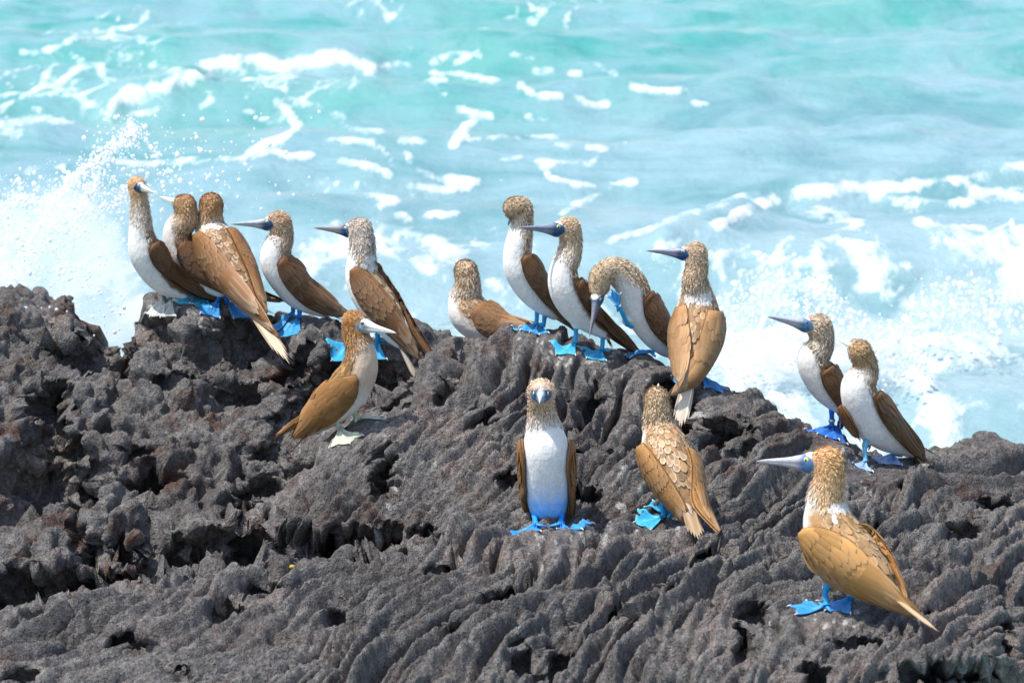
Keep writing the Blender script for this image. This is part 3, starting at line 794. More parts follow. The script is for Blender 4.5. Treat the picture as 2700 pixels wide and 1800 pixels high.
FOAM = [  # (polyline in photograph pixels, half width, strength)
 ([(288,292),(345,245),(430,232),(520,192),(600,166),(690,162),(750,182),(830,160),(900,160),(980,180)],17,1.25),
 ([(300,270),(420,225),(560,185),(700,170)],30,0.55),
 ([(288,292),(310,312),(370,302),(425,286)],8,0.9), ([(980,180),(1080,165)],9,0.6),
 ([(735,272),(762,300),(788,330),(772,358),(705,384),(662,404),(715,400),(760,414),(818,410)],11,1.25),
 ([(635,292),(680,310),(712,326),(745,316)],6,0.9), ([(680,205),(740,232),(765,258),(810,272),(860,290),(905,318)],10,0.75),
 ([(265,427),(400,430),(520,425),(645,418)],7,1.0), ([(545,245),(560,268),(535,285)],8,0.9),
 ([(60,138),(110,138),(160,128),(198,104)],8,0.95), ([(280,160),(330,140),(380,142)],8,0.6), ([(400,175),(470,182)],8,0.7), ([(250,88),(290,84)],6,0.5),
 ([(0,245),(60,255),(200,238)],9,0.8), ([(0,330),(80,312),(190,322)],10,0.8), ([(215,270),(262,288)],9,0.8), ([(0,350),(50,350)],8,0.7), ([(70,445),(170,440)],7,0.6),
 ([(1140,190),(1200,196),(1310,212)],7,1.0), ([(1135,165),(1190,148),(1260,150)],9,0.8), ([(1135,210),(1170,212)],9,1.1), ([(1190,170),(1250,140)],8,0.8),
 ([(1345,145),(1410,160)],6,0.7), ([(1150,235),(1180,255)],6,0.6),
 ([(1372,225),(1412,258),(1475,256)],9,1.1), ([(1515,262),(1560,276),(1600,270)],8,1.0), ([(1660,232),(1720,242),(1795,240)],8,1.05), ([(1410,190),(1460,185)],9,0.9),
 ([(1500,190),(1530,195)],9,0.9), ([(1570,165),(1620,190)],8,0.6), ([(1800,225),(1850,275)],7,0.5), ([(1830,270),(1865,272)],7,1.0),
 ([(1212,290),(1285,308),(1240,330),(1192,378)],10,1.2), ([(1205,368),(1350,360),(1470,362),(1485,345)],5,0.8), ([(1380,312),(1440,320)],5,0.7),
 ([(870,370),(930,368),(990,372)],9,1.0), ([(925,365),(1000,390),(1040,432)],9,0.8), ([(1072,402),(1090,440),(1140,462),(1255,482),(1190,498),(1075,500)],10,1.05),
 ([(900,424),(985,442),(1030,468)],9,1.0), ([(975,512),(1045,528),(1000,546)],10,1.0), ([(1060,370),(1120,372)],9,1.0), ([(900,330),(940,345),(1005,350)],8,0.8),
 ([(1545,385),(1592,398),(1555,432),(1420,430),(1438,470),(1505,490),(1565,496)],8,0.95), ([(1600,494),(1665,482)],9,1.0), ([(1470,382),(1505,386)],7,0.7),
 ([(1480,562),(1540,532),(1605,506)],7,0.8), ([(1640,380),(1660,400),(1700,405)],6,0.5), ([(1320,425),(1370,415)],6,0.7),
 ([(1010,568),(1060,568),(1090,590)],7,0.9), ([(1120,575),(1200,565)],9,1.0), ([(850,470),(920,480),(980,505)],9,0.8), ([(800,480),(850,500)],8,0.7),
 ([(1000,635),(1080,615),(1160,640),(1220,690)],16,0.9), ([(880,660),(1000,655)],16,0.85), ([(1240,600),(1320,610)],8,0.6), ([(860,580),(900,600)],8,0.6),
 ([(1600,640),(1680,610),(1760,580),(1850,560)],8,0.75), ([(1700,660),(1800,640)],8,0.8), ([(1870,545),(1960,520)],8,0.8),
 ([(1890,600),(1960,560),(2050,522),(2200,502),(2400,492),(2560,472),(2650,448),(2760,438)],12,1.25),
 ([(2080,545),(2180,560),(2260,590)],16,0.9), ([(2300,520),(2450,540),(2560,530)],14,0.8), ([(2420,590),(2500,620),(2600,640)],14,0.9), ([(2200,640),(2320,660)],12,0.8),
 ([(1960,670),(2100,700),(2250,690),(2390,700)],12,0.8), ([(2560,500),(2700,520)],20,0.9), ([(2440,610),(2480,640),(2580,650)],9,0.9),
]
TOP_R = [(1700,760),(1800,720),(1900,700),(2300,720),(2420,740),(2600,760),(2800,730)]

def polydist(px, py, pts):
    best = np.full(len(px), 1e9)
    for (x0, y0), (x1, y1) in zip(pts[:-1], pts[1:]):
        dx, dy = x1 - x0, y1 - y0
        t = np.clip(((px - x0) * dx + (py - y0) * dy) / (dx * dx + dy * dy), 0, 1)
        best = np.minimum(best, np.hypot(px - x0 - t * dx, py - y0 - t * dy))
    return best

def build_sea():
    xi = np.arange(-10.5, 10.5, 0.045)
    yi = np.arange(10.0, 56.0, 0.095)
    grow = np.geomspace(0.3, 2600, 34)
    xs = np.concatenate([xi[0] - grow[::-1], xi, xi[-1] + grow])
    ys = np.concatenate([yi[0] - grow[::-1][14:], yi, yi[-1] + grow])
    X, Y = np.meshgrid(xs, ys, indexing='ij')
    P = np.stack([X.ravel(), Y.ravel(), np.zeros(X.size)], -1)
    px, py, dep = to_px(P)
    inside = (dep > 5) & (px > -600) & (px < 3300) & (py > -500)
    fade = np.clip(1 - (np.hypot(P[:, 0], P[:, 1] - 25) - 30) / 25, 0, 1)
    # rolling swell and chop
    xx, yy = P[:, 0], P[:, 1]
    st = P * np.array([1, 1.0, 1])
    ph = yy + 0.10 * xx + 1.4 * noise3(P, 9.0, 50.3)
    swell = 0.16 * np.sin(2 * np.pi * ph / 5.2) + 0.06 * np.sin(2 * np.pi * (ph * 1.0 - 0.3 * xx) / 2.9 + 1.0)
    chop = 0.17 * noise3(st * np.array([0.6, 1, 1]), 1.5, 51.1) + 0.12 * noise3(st, 0.8, 52.7) + 0.055 * noise3(st, 0.37, 53.9)
    z = (swell + chop) * fade
    P[:, 2] = z
    px, py, dep = to_px(P)
    d1 = polydist(px, py, FOAM[0][0])
    crest2 = [(1750,650),(1890,600),(1960,560),(2050,522),(2200,502),(2400,492),(2560,472),(2760,438)]
    d2 = polydist(px, py, crest2)
    z += np.where(inside, 0.10 * np.exp(-(d1 / 30) ** 2) + 0.13 * np.exp(-(d2 / 40) ** 2), 0)
    P[:, 2] = z
    px, py, dep = to_px(P)
    F = np.zeros(len(P))
    churn = np.zeros(len(P))
    i = np.where(inside)[0]
    qx, qy = px[i], py[i]
    jx = 16 * noise3(P[i] * np.array([1, .35, 1]), 0.5, 54.1) + 7 * noise3(P[i] * np.array([1, .35, 1]), 0.2, 54.8)
    jy = 11 * noise3(P[i] * np.array([1, .35, 1]), 0.5, 55.1) + 5 * noise3(P[i] * np.array([1, .35, 1]), 0.2, 55.8)
    hole = np.clip(0.95 + 0.9 * noise3(P[i] * np.array([1, .3, 1]), 0.32, 56.0) + 0.7 * noise3(P[i] * np.array([1, .3, 1]), 0.14, 56.5), 0.50, 1.15)
    f = np.zeros(len(i))
    for pts, w, s in FOAM:
        d = polydist(qx + jx, qy + jy, pts)
        f = np.maximum(f, s * 0.68 * np.exp(-(d / (w * 1.2)) ** 2) * hole)
    d1 = d1[i]
    sn = P[i] * np.array([1.0, 0.30, 1])
    vein = 1 - np.abs(noise3(sn, 0.55, 57.0)) * 3.2
    vein2 = 1 - np.abs(noise3(sn, 0.24, 58.0)) * 3.2
    blot = noise3(sn, 0.9, 59.0)
    # lacy old foam, denser towards the rocks and in the wash at the right and left
    near = sstep(470, 760, qy)
    right = sstep(1500, 2050, qx) * sstep(520, 700, qy + 0.10 * (qx - 2100))
    left = np.clip(sstep(520, 60, qx) * sstep(420, 620, qy) + 0.6 * sstep(700, 250, qx) * sstep(560, 800, qy), 0, 1)
    mid = sstep(540, 680, qy) * sstep(700, 950, qx) * sstep(1750, 1400, qx)
    lacy = np.maximum(sstep(0.70, 1.0, vein), 0.75 * sstep(0.72, 1.0, vein2))
    pool = noise3(sn, 1.1, 60.0) + 0.6 * noise3(sn, 0.45, 60.5)
    cover = sstep(0.30, -0.10, 0.32 - pool + 0.02 * right - 0.04 * left)
    lap = np.clip(0.34 * near + 0.60 * right + 0.40 * left + 0.66 * mid, 0, 1)
    f = np.maximum(f, lap * (0.10 + 0.72 * lacy * np.clip(0.6 + 1.5 * blot, 0.2, 1) + 0.50 * cover))
    far_lace = 0.62 * lacy * sstep(0.02, 0.34, noise3(sn, 1.9, 60.9)) * (1 - near) * sstep(1950, 1200, qx)
    f = np.maximum(f, far_lace)
    F[i] = np.clip(f, 0, 1.4)
    ch = 0.12 * near + 0.22 * right + 0.34 * left + 0.30 * np.exp(-(d1 / 60) ** 2) + 0.20 * mid
    churn[i] = np.clip(ch * (0.6 + 0.8 * noise3(sn, 0.8, 61.0)), 0, 0.85)
    lump = np.abs(noise3(P[i], 0.28, 62.0)) + 0.6 * np.abs(noise3(P[i], 0.12, 63.0))
    z[i] += np.clip(F[i] - 0.25, 0, 1) * (0.02 + 0.16 * lump * (0.5 + 1.6 * right + left))
    P[:, 2] = z
    me = make_mesh("sea", P, grid_faces(len(xs), len(ys)))
    attr_float(me, "foam", F)
    attr_float(me, "churn", churn)
    dd = np.full(len(P), 1.0)
    dd[i] = sstep(760, 180, qy)
    attr_float(me, "depth", dd)
    bl = np.full(len(P), 0.6)
    bl[i] = np.clip(0.75 * sstep(1100, 1900, qx) * sstep(90, 330, qy) + 0.8 * sstep(300, 520, qy), 0, 0.9)
    attr_float(me, "blue", bl)
    add("sea", me, sea_material(), None, kind="structure", label="milky turquoise sea streaked with white foam behind the rocks", category="sea")

build_sea()

def spray_material():
    m, nt, b = new_mat("spray")
    b.inputs["Base Color"].default_value = (0.90, 0.92, 0.94, 1)
    b.inputs["Roughness"].default_value = 0.35
    b.inputs["Subsurface Weight"].default_value = 0.6
    b.inputs["Subsurface Radius"].default_value = (0.05, 0.05, 0.05)
    b.inputs["Subsurface Scale"].default_value = 1.0
    return m
SPRAY = spray_material()

def icosa():
    t = (1 + 5 ** 0.5) / 2
    v = nrm(np.array([(-1,t,0),(1,t,0),(-1,-t,0),(1,-t,0),(0,-1,t),(0,1,t),(0,-1,-t),(0,1,-t),(t,0,-1),(t,0,1),(-t,0,-1),(-t,0,1)], float))
    f = np.array([(0,11,5),(0,5,1),(0,1,7),(0,7,10),(0,10,11),(1,5,9),(5,11,4),(11,10,2),(10,7,6),(7,1,8),(3,9,4),(3,4,2),(3,2,6),(3,6,8),(3,8,9),(4,9,5),(2,4,11),(6,2,10),(8,6,7),(9,8,1)])
    return v, f
OCTV = np.array([(1,0,0),(-1,0,0),(0,1,0),(0,-1,0),(0,0,1),(0,0,-1)], float)
OCTF = np.array([(0,2,4),(2,1,4),(1,3,4),(3,0,4),(2,0,5),(1,2,5),(3,1,5),(0,3,5)])

def droplets(name, C, r, label):
    V, F, off = [], [], 0
    iv, iF = icosa()
    for bigone in (False, True):
        m = (r > 0.006) == bigone
        c, rr = C[m], r[m]
        tv, tf = (iv, iF) if bigone else (OCTV, OCTF)
        st = 1 + rng.random((len(c), 1, 3)) * np.array([0.1, 0.1, 0.5])
        V.append((c[:, None] + tv[None] * rr[:, None, None] * st).reshape(-1, 3))
        F.append((tf[None] + (np.arange(len(c)) * len(tv))[:, None, None]).reshape(-1, 3) + off)
        off += len(c) * len(tv)
    me = make_mesh(name, np.concatenate(V), np.concatenate(F))
    return add(name, me, SPRAY, None, kind="stuff", label=label, category="spray")

def left_spray():
    pts, rad = [], []
    # thick veil rising off the far-left rock
    n = 8000
    px = rng.normal(60, 170, n); py = 850 - rng.gamma(2.2, 95, n)
    top = np.interp(px, [-300, 0, 120, 200, 300, 400, 500], [470, 490, 470, 480, 560, 700, 790])
    keep = (py > top - 40 * rng.random(n)) & (px < 430)
    nz = noise3(np.stack([px / 100, py / 100, 0 * px], -1), 0.55, 3.0) + 0.5 * noise3(np.stack([px / 100, py / 100, 0 * px], -1), 0.25, 5.0)
    keep &= rng.random(n) < np.clip(0.5 + 1.6 * nz, 0.06, 1)
    pts.append(at(px[keep], py[keep], rng.uniform(14.0, 16.2, keep.sum()))); rad.append(np.clip(rng.lognormal(math.log(0.0034), 0.5, keep.sum()), 0.002, 0.016))
    # ropes of water thrown up
    for path, n, sp in (([(30,760),(80,640),(140,540),(200,470),(262,418),(330,372),(362,344)], 2700, 12), ([(150,720),(200,600),(230,520),(262,470)], 900, 20),
                        ([(0,560),(40,520),(90,530)], 300, 22), ([(330,372),(350,330),(345,315)], 70, 8), ([(385,350),(400,390),(420,410)], 90, 9), ([(110,600),(200,560),(300,540),(330,500)], 800, 24)):
        q = catmull(path, 400)[rng.integers(0, 400, n)] + rng.normal(0, 1, (n, 2)) * sp * rng.gamma(1.5, 0.6, (n, 1))
        pts.append(at(q[:, 0], q[:, 1], rng.uniform(14.6, 15.2, n))); rad.append(np.clip(rng.lognormal(math.log(0.0036), 0.55, n), 0.0015, 0.012))
    # stray drops
    n = 420
    px = 250 + rng.gamma(1.6, 130, n); py = rng.normal(450, 75, n)
    k = (px < 1000) & (py > 290)
    pts.append(at(px[k], py[k], rng.uniform(14.0, 16.5, k.sum()))); rad.append(np.clip(rng.lognormal(math.log(0.0042), 0.55, k.sum()), 0.002, 0.013))
    n = 26
    px = rng.uniform(0, 330, n); py = rng.uniform(790, 900, n)
    pts.append(at(px, py, rng.uniform(12.0, 12.4, n))); rad.append(rng.uniform(0.003, 0.008, n))
    droplets("sea_spray", np.concatenate(pts), np.concatenate(rad), "burst of white spray thrown up behind the leftmost rocks")
left_spray()

def mist_material(name, density, scale, seed, lo, hi):
    m = bpy.data.materials.new(name)
    m.use_nodes = True
    nt = m.node_tree
    nt.nodes.remove(nt.nodes["Principled BSDF"])
    n = N(nt)
    geo = n("ShaderNodeNewGeometry").outputs["Position"]
    mp = n("ShaderNodeMapping", {"Vector": geo, "Location": (seed, seed * 0.7, 0)}).outputs[0]
    t = n("ShaderNodeTexNoise", {"Vector": mp, "Scale": scale, "Detail": 5.0, "Roughness": 0.62, "Distortion": 0.6}).outputs["Fac"]
    r = n.ramp(t, [(lo, 0.0), (hi, 1.0)])
    dn = n("ShaderNodeMath", {0: r, 1: density}, operation='MULTIPLY').outputs[0]
    v = n("ShaderNodeVolumePrincipled", {"Color": (0.985, 0.99, 0.995, 1), "Density": dn, "Anisotropy": 0.1})
    n.link(v.outputs[0], nt.nodes["Material Output"].inputs["Volume"])
    return m

def mist(name, C, r, mat, label, seed):
    """a torn cloud of fine spray: closed skin round many overlapping puffs"""
    h = 0.035
    lo, hi = C.min(0) - r.max() - 0.1, C.max(0) + r.max() + 0.1
    nn = np.ceil((hi - lo) / h).astype(int)
    D = np.full(nn, 0.09, np.float32)
    ax = [lo[k] + h * np.arange(nn[k]) for k in range(3)]
    for ci, ri in zip(C, r):
        sl = tuple(slice(max(0, int((ci[k] - ri - 0.1 - lo[k]) / h)), min(nn[k], int((ci[k] + ri + 0.1 - lo[k]) / h) + 2)) for k in range(3))
        g = np.sqrt((ax[0][sl[0]] - ci[0])[:, None, None] ** 2 + (ax[1][sl[1]] - ci[1])[None, :, None] ** 2 + (ax[2][sl[2]] - ci[2])[None, None, :] ** 2) - ri
        D[sl] = np.minimum(D[sl], g)
    V, F = surface_nets(D, lo, h)
    V = smooth_mesh(V, F, 1)
    V = V + np.stack([noise3(V, 0.16, seed + k) for k in range(3)], -1) * 0.09
    add(name, make_mesh(name, V, F), mat, None, kind="stuff", label=label, category="spray")

def under(prof, bottom, n, Y0, Y1, power=0.8):
    pr = np.array(prof, float)
    px = rng.uniform(pr[0, 0], pr[-1, 0], n)
    top = np.interp(px, pr[:, 0], pr[:, 1])
    py = top + (bottom - top) * rng.random(n) ** power
    return at(px, py, rng.uniform(Y0, Y1, n)), px, py

PROF_A = [(1800,900),(1850,850),(1900,800),(1925,775),(1950,735),(1975,755),(2000,735),(2018,705),(2040,730),(2062,715),(2085,738),(2105,708),(2122,736),(2160,732),(2190,760),(2215,800),(2260,840),(2330,870),(2400,900)]
PROF_B = [(2380,840),(2420,770),(2470,745),(2520,765),(2570,735),(2620,775),(2660,720),(2700,690),(2760,680),(2840,690)]
PROF_L = [(-150,560),(-60,540),(0,560),(50,535),(90,560),(130,520),(180,500),(230,540),(270,600),(320,700),(360,790),(400,860)]
cA, _, _ = under(PROF_A, 1030, 420, 16.5, 17.3)
mist("spray_mist", cA, rng.uniform(0.05, 0.11, len(cA)), mist_material("mist_right", 1.8, 5.0, 3.0, 0.38, 0.62), "soft white burst of spray behind the right hand rocks", 71.0)
cB, _, _ = under(PROF_B, 900, 300, 17.2, 18.2)
mist("spray_mist", cB, rng.uniform(0.05, 0.12, len(cB)), mist_material("mist_edge", 1.0, 5.0, 9.0, 0.40, 0.64), "white churned spray at the right edge of the picture", 75.0)
cL, _, _ = under(PROF_L, 900, 620, 14.1, 15.6)
mist("spray_mist", cL, rng.uniform(0.05, 0.12, len(cL)), mist_material("mist_left", 2.3, 4.2, 15.0, 0.40, 0.66), "pale veil of spray rising behind the leftmost rocks", 79.0)
def edge_drops(prof, n, Y0, Y1):
    pr = np.array(prof, float)
    px = rng.uniform(pr[0, 0] - 40, pr[-1, 0] + 40, n)
    py = np.interp(px, pr[:, 0], pr[:, 1]) + rng.normal(18, 30, n) + 150 * rng.random(n) ** 2
    return at(px, py, rng.uniform(Y0 - 0.2, Y1, n))
cc = np.concatenate([edge_drops(PROF_A, 2600, 16.5, 17.3), edge_drops(PROF_B, 1500, 17.2, 18.4)])
droplets("sea_spray", cc, np.clip(rng.lognormal(math.log(0.0045), 0.55, len(cc)), 0.002, 0.02), "fine white drops flung off the surf on the right")
# ------------------------------------------------------------------ bird materials
def plumage_material():
    """feathered skin: colour from the mesh, broken by soft feather grain"""
    m, nt, b = new_mat("plumage")
    n = N(nt)
    col = n("ShaderNodeAttribute", attribute_name="Col").outputs["Color"]
    geo = n("ShaderNodeNewGeometry").outputs["Position"]
    a = n("ShaderNodeTexNoise", {"Vector": geo, "Scale": 130.0, "Detail": 3.0, "Roughness": 0.6}).outputs["Fac"]
    c2 = n("ShaderNodeTexNoise", {"Vector": geo, "Scale": 28.0, "Detail": 3.0, "Roughness": 0.6}).outputs["Fac"]
    c = n.mix(1.0, col, n.ramp(a, [(0.3, 0.88), (0.7, 1.08)]), 'MULTIPLY')
    c = n.mix(1.0, c, n.ramp(c2, [(0.3, 0.90), (0.7, 1.08)]), 'MULTIPLY')
    n.link(c, b.inputs["Base Color"])
    b.inputs["Roughness"].default_value = 0.72
    b.inputs["Specular IOR Level"].default_value = 0.25
    b.inputs["Sheen Weight"].default_value = 0.15
    h = n("ShaderNodeMath", {0: a, 1: c2}, operation='ADD').outputs[0]
    mpx = n("ShaderNodeMapping", {"Vector": geo, "Scale": (1.0, 1.0, 0.45)}).outputs[0]
    v = n("ShaderNodeTexVoronoi", {"Vector": mpx, "Scale": 75.0, "Randomness": 0.9}).outputs["Distance"]
    h = n("ShaderNodeMath", {0: h, 1: v}, operation='ADD').outputs[0]
    bump = n("ShaderNodeBump", {"Height": h, "Strength": 0.28, "Distance": 0.006})
    n.link(bump.outputs[0], b.inputs["Normal"])
    return m

def wing_material():
    m, nt, b = new_mat("wing_coverts")
    n = N(nt)
    col = n("ShaderNodeAttribute", attribute_name="Col").outputs["Color"]
    tv = n("ShaderNodeAttribute", attribute_name="tv").outputs["Vector"]
    m1 = n("ShaderNodeMapping", {"Vector": tv, "Scale": (26.0, 70.0, 1.0)}).outputs[0]
    st = n("ShaderNodeTexNoise", {"Vector": m1, "Scale": 1.0, "Detail": 4.0, "Roughness": 0.65}).outputs["Fac"]
    m2 = n("ShaderNodeMapping", {"Vector": tv, "Scale": (30.0, 26.0, 1.0)}).outputs[0]
    sc = n("ShaderNodeTexVoronoi", {"Vector": m2, "Scale": 1.0, "Randomness": 0.7}).outputs["Distance"]
    c = n.mix(1.0, col, n.ramp(st, [(0.28, 0.60), (0.5, 1.0), (0.74, 1.45)]), 'MULTIPLY')
    c = n.mix(1.0, c, n.ramp(sc, [(0.1, 0.93), (0.6, 1.10)]), 'MULTIPLY')
    n.link(c, b.inputs["Base Color"])
    b.inputs["Roughness"].default_value = 0.62
    b.inputs["Specular IOR Level"].default_value = 0.3
    h = n("ShaderNodeMath", {0: st, 1: sc}, operation='ADD').outputs[0]
    bump = n("ShaderNodeBump", {"Height": h, "Strength": 0.4, "Distance": 0.004})
    n.link(bump.outputs[0], b.inputs["Normal"])
    return m

def feather_material():
    """one feather: colour from the object, pale fringe by the object's alpha, darker shaft"""
    m, nt, b = new_mat("feather")
    n = N(nt)
    oi = n("ShaderNodeObjectInfo")
    e = n("ShaderNodeAttribute", attribute_name="edge").outputs["Fac"]
    uv = n("ShaderNodeAttribute", attribute_name="fuv").outputs["Vector"]
    mp = n("ShaderNodeMapping", {"Vector": uv, "Scale": (9.0, 60.0, 1.0), "Rotation": (0, 0, 0.5)}).outputs[0]
    barb = n("ShaderNodeTexNoise", {"Vector": mp, "Scale": 1.0, "Detail": 3.0, "Roughness": 0.6}).outputs["Fac"]
    rnd = n.ramp(oi.outputs["Random"], [(0.0, 0.88), (1.0, 1.12)])
    c = n.mix(1.0, oi.outputs["Color"], rnd, 'MULTIPLY')
    c = n.mix(1.0, c, n.ramp(barb, [(0.3, 0.80), (0.7, 1.18)]), 'MULTIPLY')
    fr = n("ShaderNodeMath", {0: e, 1: oi.outputs["Alpha"]}, operation='MULTIPLY').outputs[0]
    c = n.mix(fr, c, (0.80, 0.66, 0.48))
    n.link(c, b.inputs["Base Color"])
    b.inputs["Roughness"].default_value = 0.55
    b.inputs["Specular IOR Level"].default_value = 0.3
    return m

def skin_material(name, rough, spec):
    m, nt, b = new_mat(name)
    n = N(nt)
    col = n("ShaderNodeAttribute", attribute_name="Col").outputs["Color"]
    geo = n("ShaderNodeNewGeometry").outputs["Position"]
    a = n("ShaderNodeTexNoise", {"Vector": geo, "Scale": 90.0, "Detail": 3.0}).outputs["Fac"]
    v = n("ShaderNodeTexVoronoi", {"Vector": geo, "Scale": 320.0}).outputs["Distance"]
    c = n.mix(1.0, col, n.ramp(a, [(0.3, 0.82), (0.7, 1.15)]), 'MULTIPLY')
    n.link(c, b.inputs["Base Color"])
    b.inputs["Roughness"].default_value = rough
    b.inputs["Specular IOR Level"].default_value = spec
    h = n("ShaderNodeMath", {0: a, 1: v}, operation='ADD').outputs[0]
    bump = n("ShaderNodeBump", {"Height": h, "Strength": 0.25, "Distance": 0.002})
    n.link(bump.outputs[0], b.inputs["Normal"])
    return m

PLUM = plumage_material()
WINGM = wing_material()
FEATH = feather_material()
SKIN = skin_material("foot_skin", 0.5, 0.35)
HORN = skin_material("bill_horn", 0.36, 0.5)
def flat_mat(name, c, rough, metal=0.0, coat=0.0):
    m, nt, b = new_mat(name)
    b.inputs["Base Color"].default_value = (*c, 1)
    b.inputs["Roughness"].default_value = rough
    b.inputs["Metallic"].default_value = metal
    b.inputs["Coat Weight"].default_value = coat
    return m
PUPIL = flat_mat("pupil", (0.005, 0.005, 0.006), 0.1, 0, 0.5)
EYEM = skin_material("eye_iris", 0.15, 0.6)
CLAW = flat_mat("claw_horn", (0.55, 0.53, 0.50), 0.4)
STEEL = flat_mat("ring_metal", (0.72, 0.66, 0.60), 0.35, 0.7)
BLACKP = flat_mat("ring_plastic", (0.015, 0.02, 0.025), 0.4)
WHITEP = flat_mat("ring_lettering", (0.75, 0.75, 0.72), 0.5)

# ------------------------------------------------------------------ feather shapes (length 1 along x, width 1 in y)
def feather_mesh(name, tip, nl=9):
    t = np.linspace(0, 1, nl)
    if tip == 'round':
        w = 0.5 * np.sqrt(np.clip(1 - (np.clip(t - 0.55, 0, 1) / 0.45) ** 2, 0, 1)) * (0.55 + 0.45 * sstep(0, 0.45, t))
    else:
        w = 0.5 * (0.5 + 0.5 * sstep(0, 0.3, t)) * (1 - np.clip((t - 0.45) / 0.55, 0, 1) ** 1.7)
    w = np.maximum(w, 0.012)
    s = np.array([-1, -0.55, 0, 0.55, 1])
    V = np.zeros((nl, 5, 3))
    V[..., 0] = t[:, None] - 0.02 * np.abs(s)[None] * (t[:, None] > 0.9)
    V[..., 1] = w[:, None] * s[None]
    V[..., 2] = 0.055 * (1 - s[None] ** 2) * (w[:, None] * 2) + 0.02
    me = make_mesh(name, V.reshape(-1, 3), grid_faces(nl, 5))
    sd = np.clip(np.abs(s)[None] ** 3 * 0.8 * (t[:, None] > 0.25), 0, 1)
    ed = np.maximum(sd, sstep(0.72, 0.98, t)[:, None] * np.ones(5)[None])
    attr_float(me, "edge", ed)
    attr_vec(me, "fuv", np.stack([t[:, None] + 0 * s[None], 0 * t[:, None] + s[None], 0 * V[..., 0]], -1).reshape(-1, 3))
    me.materials.append(FEATH)
    return me
F_ROUND = feather_mesh("round_feather", 'round')
F_POINT = feather_mesh("pointed_feather", 'point')

def put_feather(parent, base, pos, xdir, nor, length, width, color, fringe, me):
    x = nrm(xdir)
    z = nrm(np.asarray(nor) - x * np.dot(nor, x))
    y = np.cross(z, x)
    M = Matrix(((x[0] * length, y[0] * width, z[0] * width, pos[0] - base[0]), (x[1] * length, y[1] * width, z[1] * width, pos[1] - base[1]),
                (x[2] * length, y[2] * width, z[2] * width, pos[2] - base[2]), (0, 0, 0, 1)))
    o = bpy.data.objects.new("feather", me)
    COL.objects.link(o)
    o.parent = parent
    o.matrix_local = M
    k = rng.uniform(0.88, 1.12)
    o.color = (min(1, color[0] * k), min(1, color[1] * k), min(1, color[2] * k), fringe)
    return o

def tube(path, rad, n=10):
    """closed tapered tube along path"""
    path = np.asarray(path, float)
    k = len(path)
    tan = nrm(np.gradient(path, axis=0))
    ref = np.array([0.3, 0.9, 0.2])
    u = nrm(np.cross(tan, ref)); w = np.cross(tan, u)
    a = np.linspace(0, 2 * np.pi, n, endpoint=False)
    rad = np.asarray(rad, float)
    ring = path[:, None] + (u[:, None] * np.cos(a)[None, :, None] + w[:, None] * np.sin(a)[None, :, None]) * rad[:, None, None]
    V = np.concatenate([ring.reshape(-1, 3), path[:1], path[-1:]])
    F = []
    for i in range(k - 1):
        for j in range(n):
            F.append((i * n + j, i * n + (j + 1) % n, (i + 1) * n + (j + 1) % n, (i + 1) * n + j))
    T = [(k * n, (j + 1) % n, j) for j in range(n)] + [(k * n + 1, (k - 1) * n + j, (k - 1) * n + (j + 1) % n) for j in range(n)]
    return V, [np.array(F), np.array(T)]

class SDF:
    def __init__(self, C, r):
        self.C, self.r = np.asarray(C), np.asarray(r)
    def __call__(self, P):
        out = np.full(len(P), 1e9)
        who = np.zeros(len(P), int)
        for i, (c, r) in enumerate(zip(self.C, self.r)):
            d = np.sqrt(((P - c) ** 2).sum(1)) - r
            m = d < out
            out[m] = d[m]; who[m] = i
        return out, who
    def grad(self, P, e=0.004):
        g = np.zeros_like(P)
        for k in range(3):
            q = np.zeros(3); q[k] = e
            g[:, k] = self(P + q)[0] - self(P - q)[0]
        return nrm(g)

def lerp3(a, b, t):
    return np.asarray(a)[None] * (1 - t)[:, None] + np.asarray(b)[None] * t[:, None]

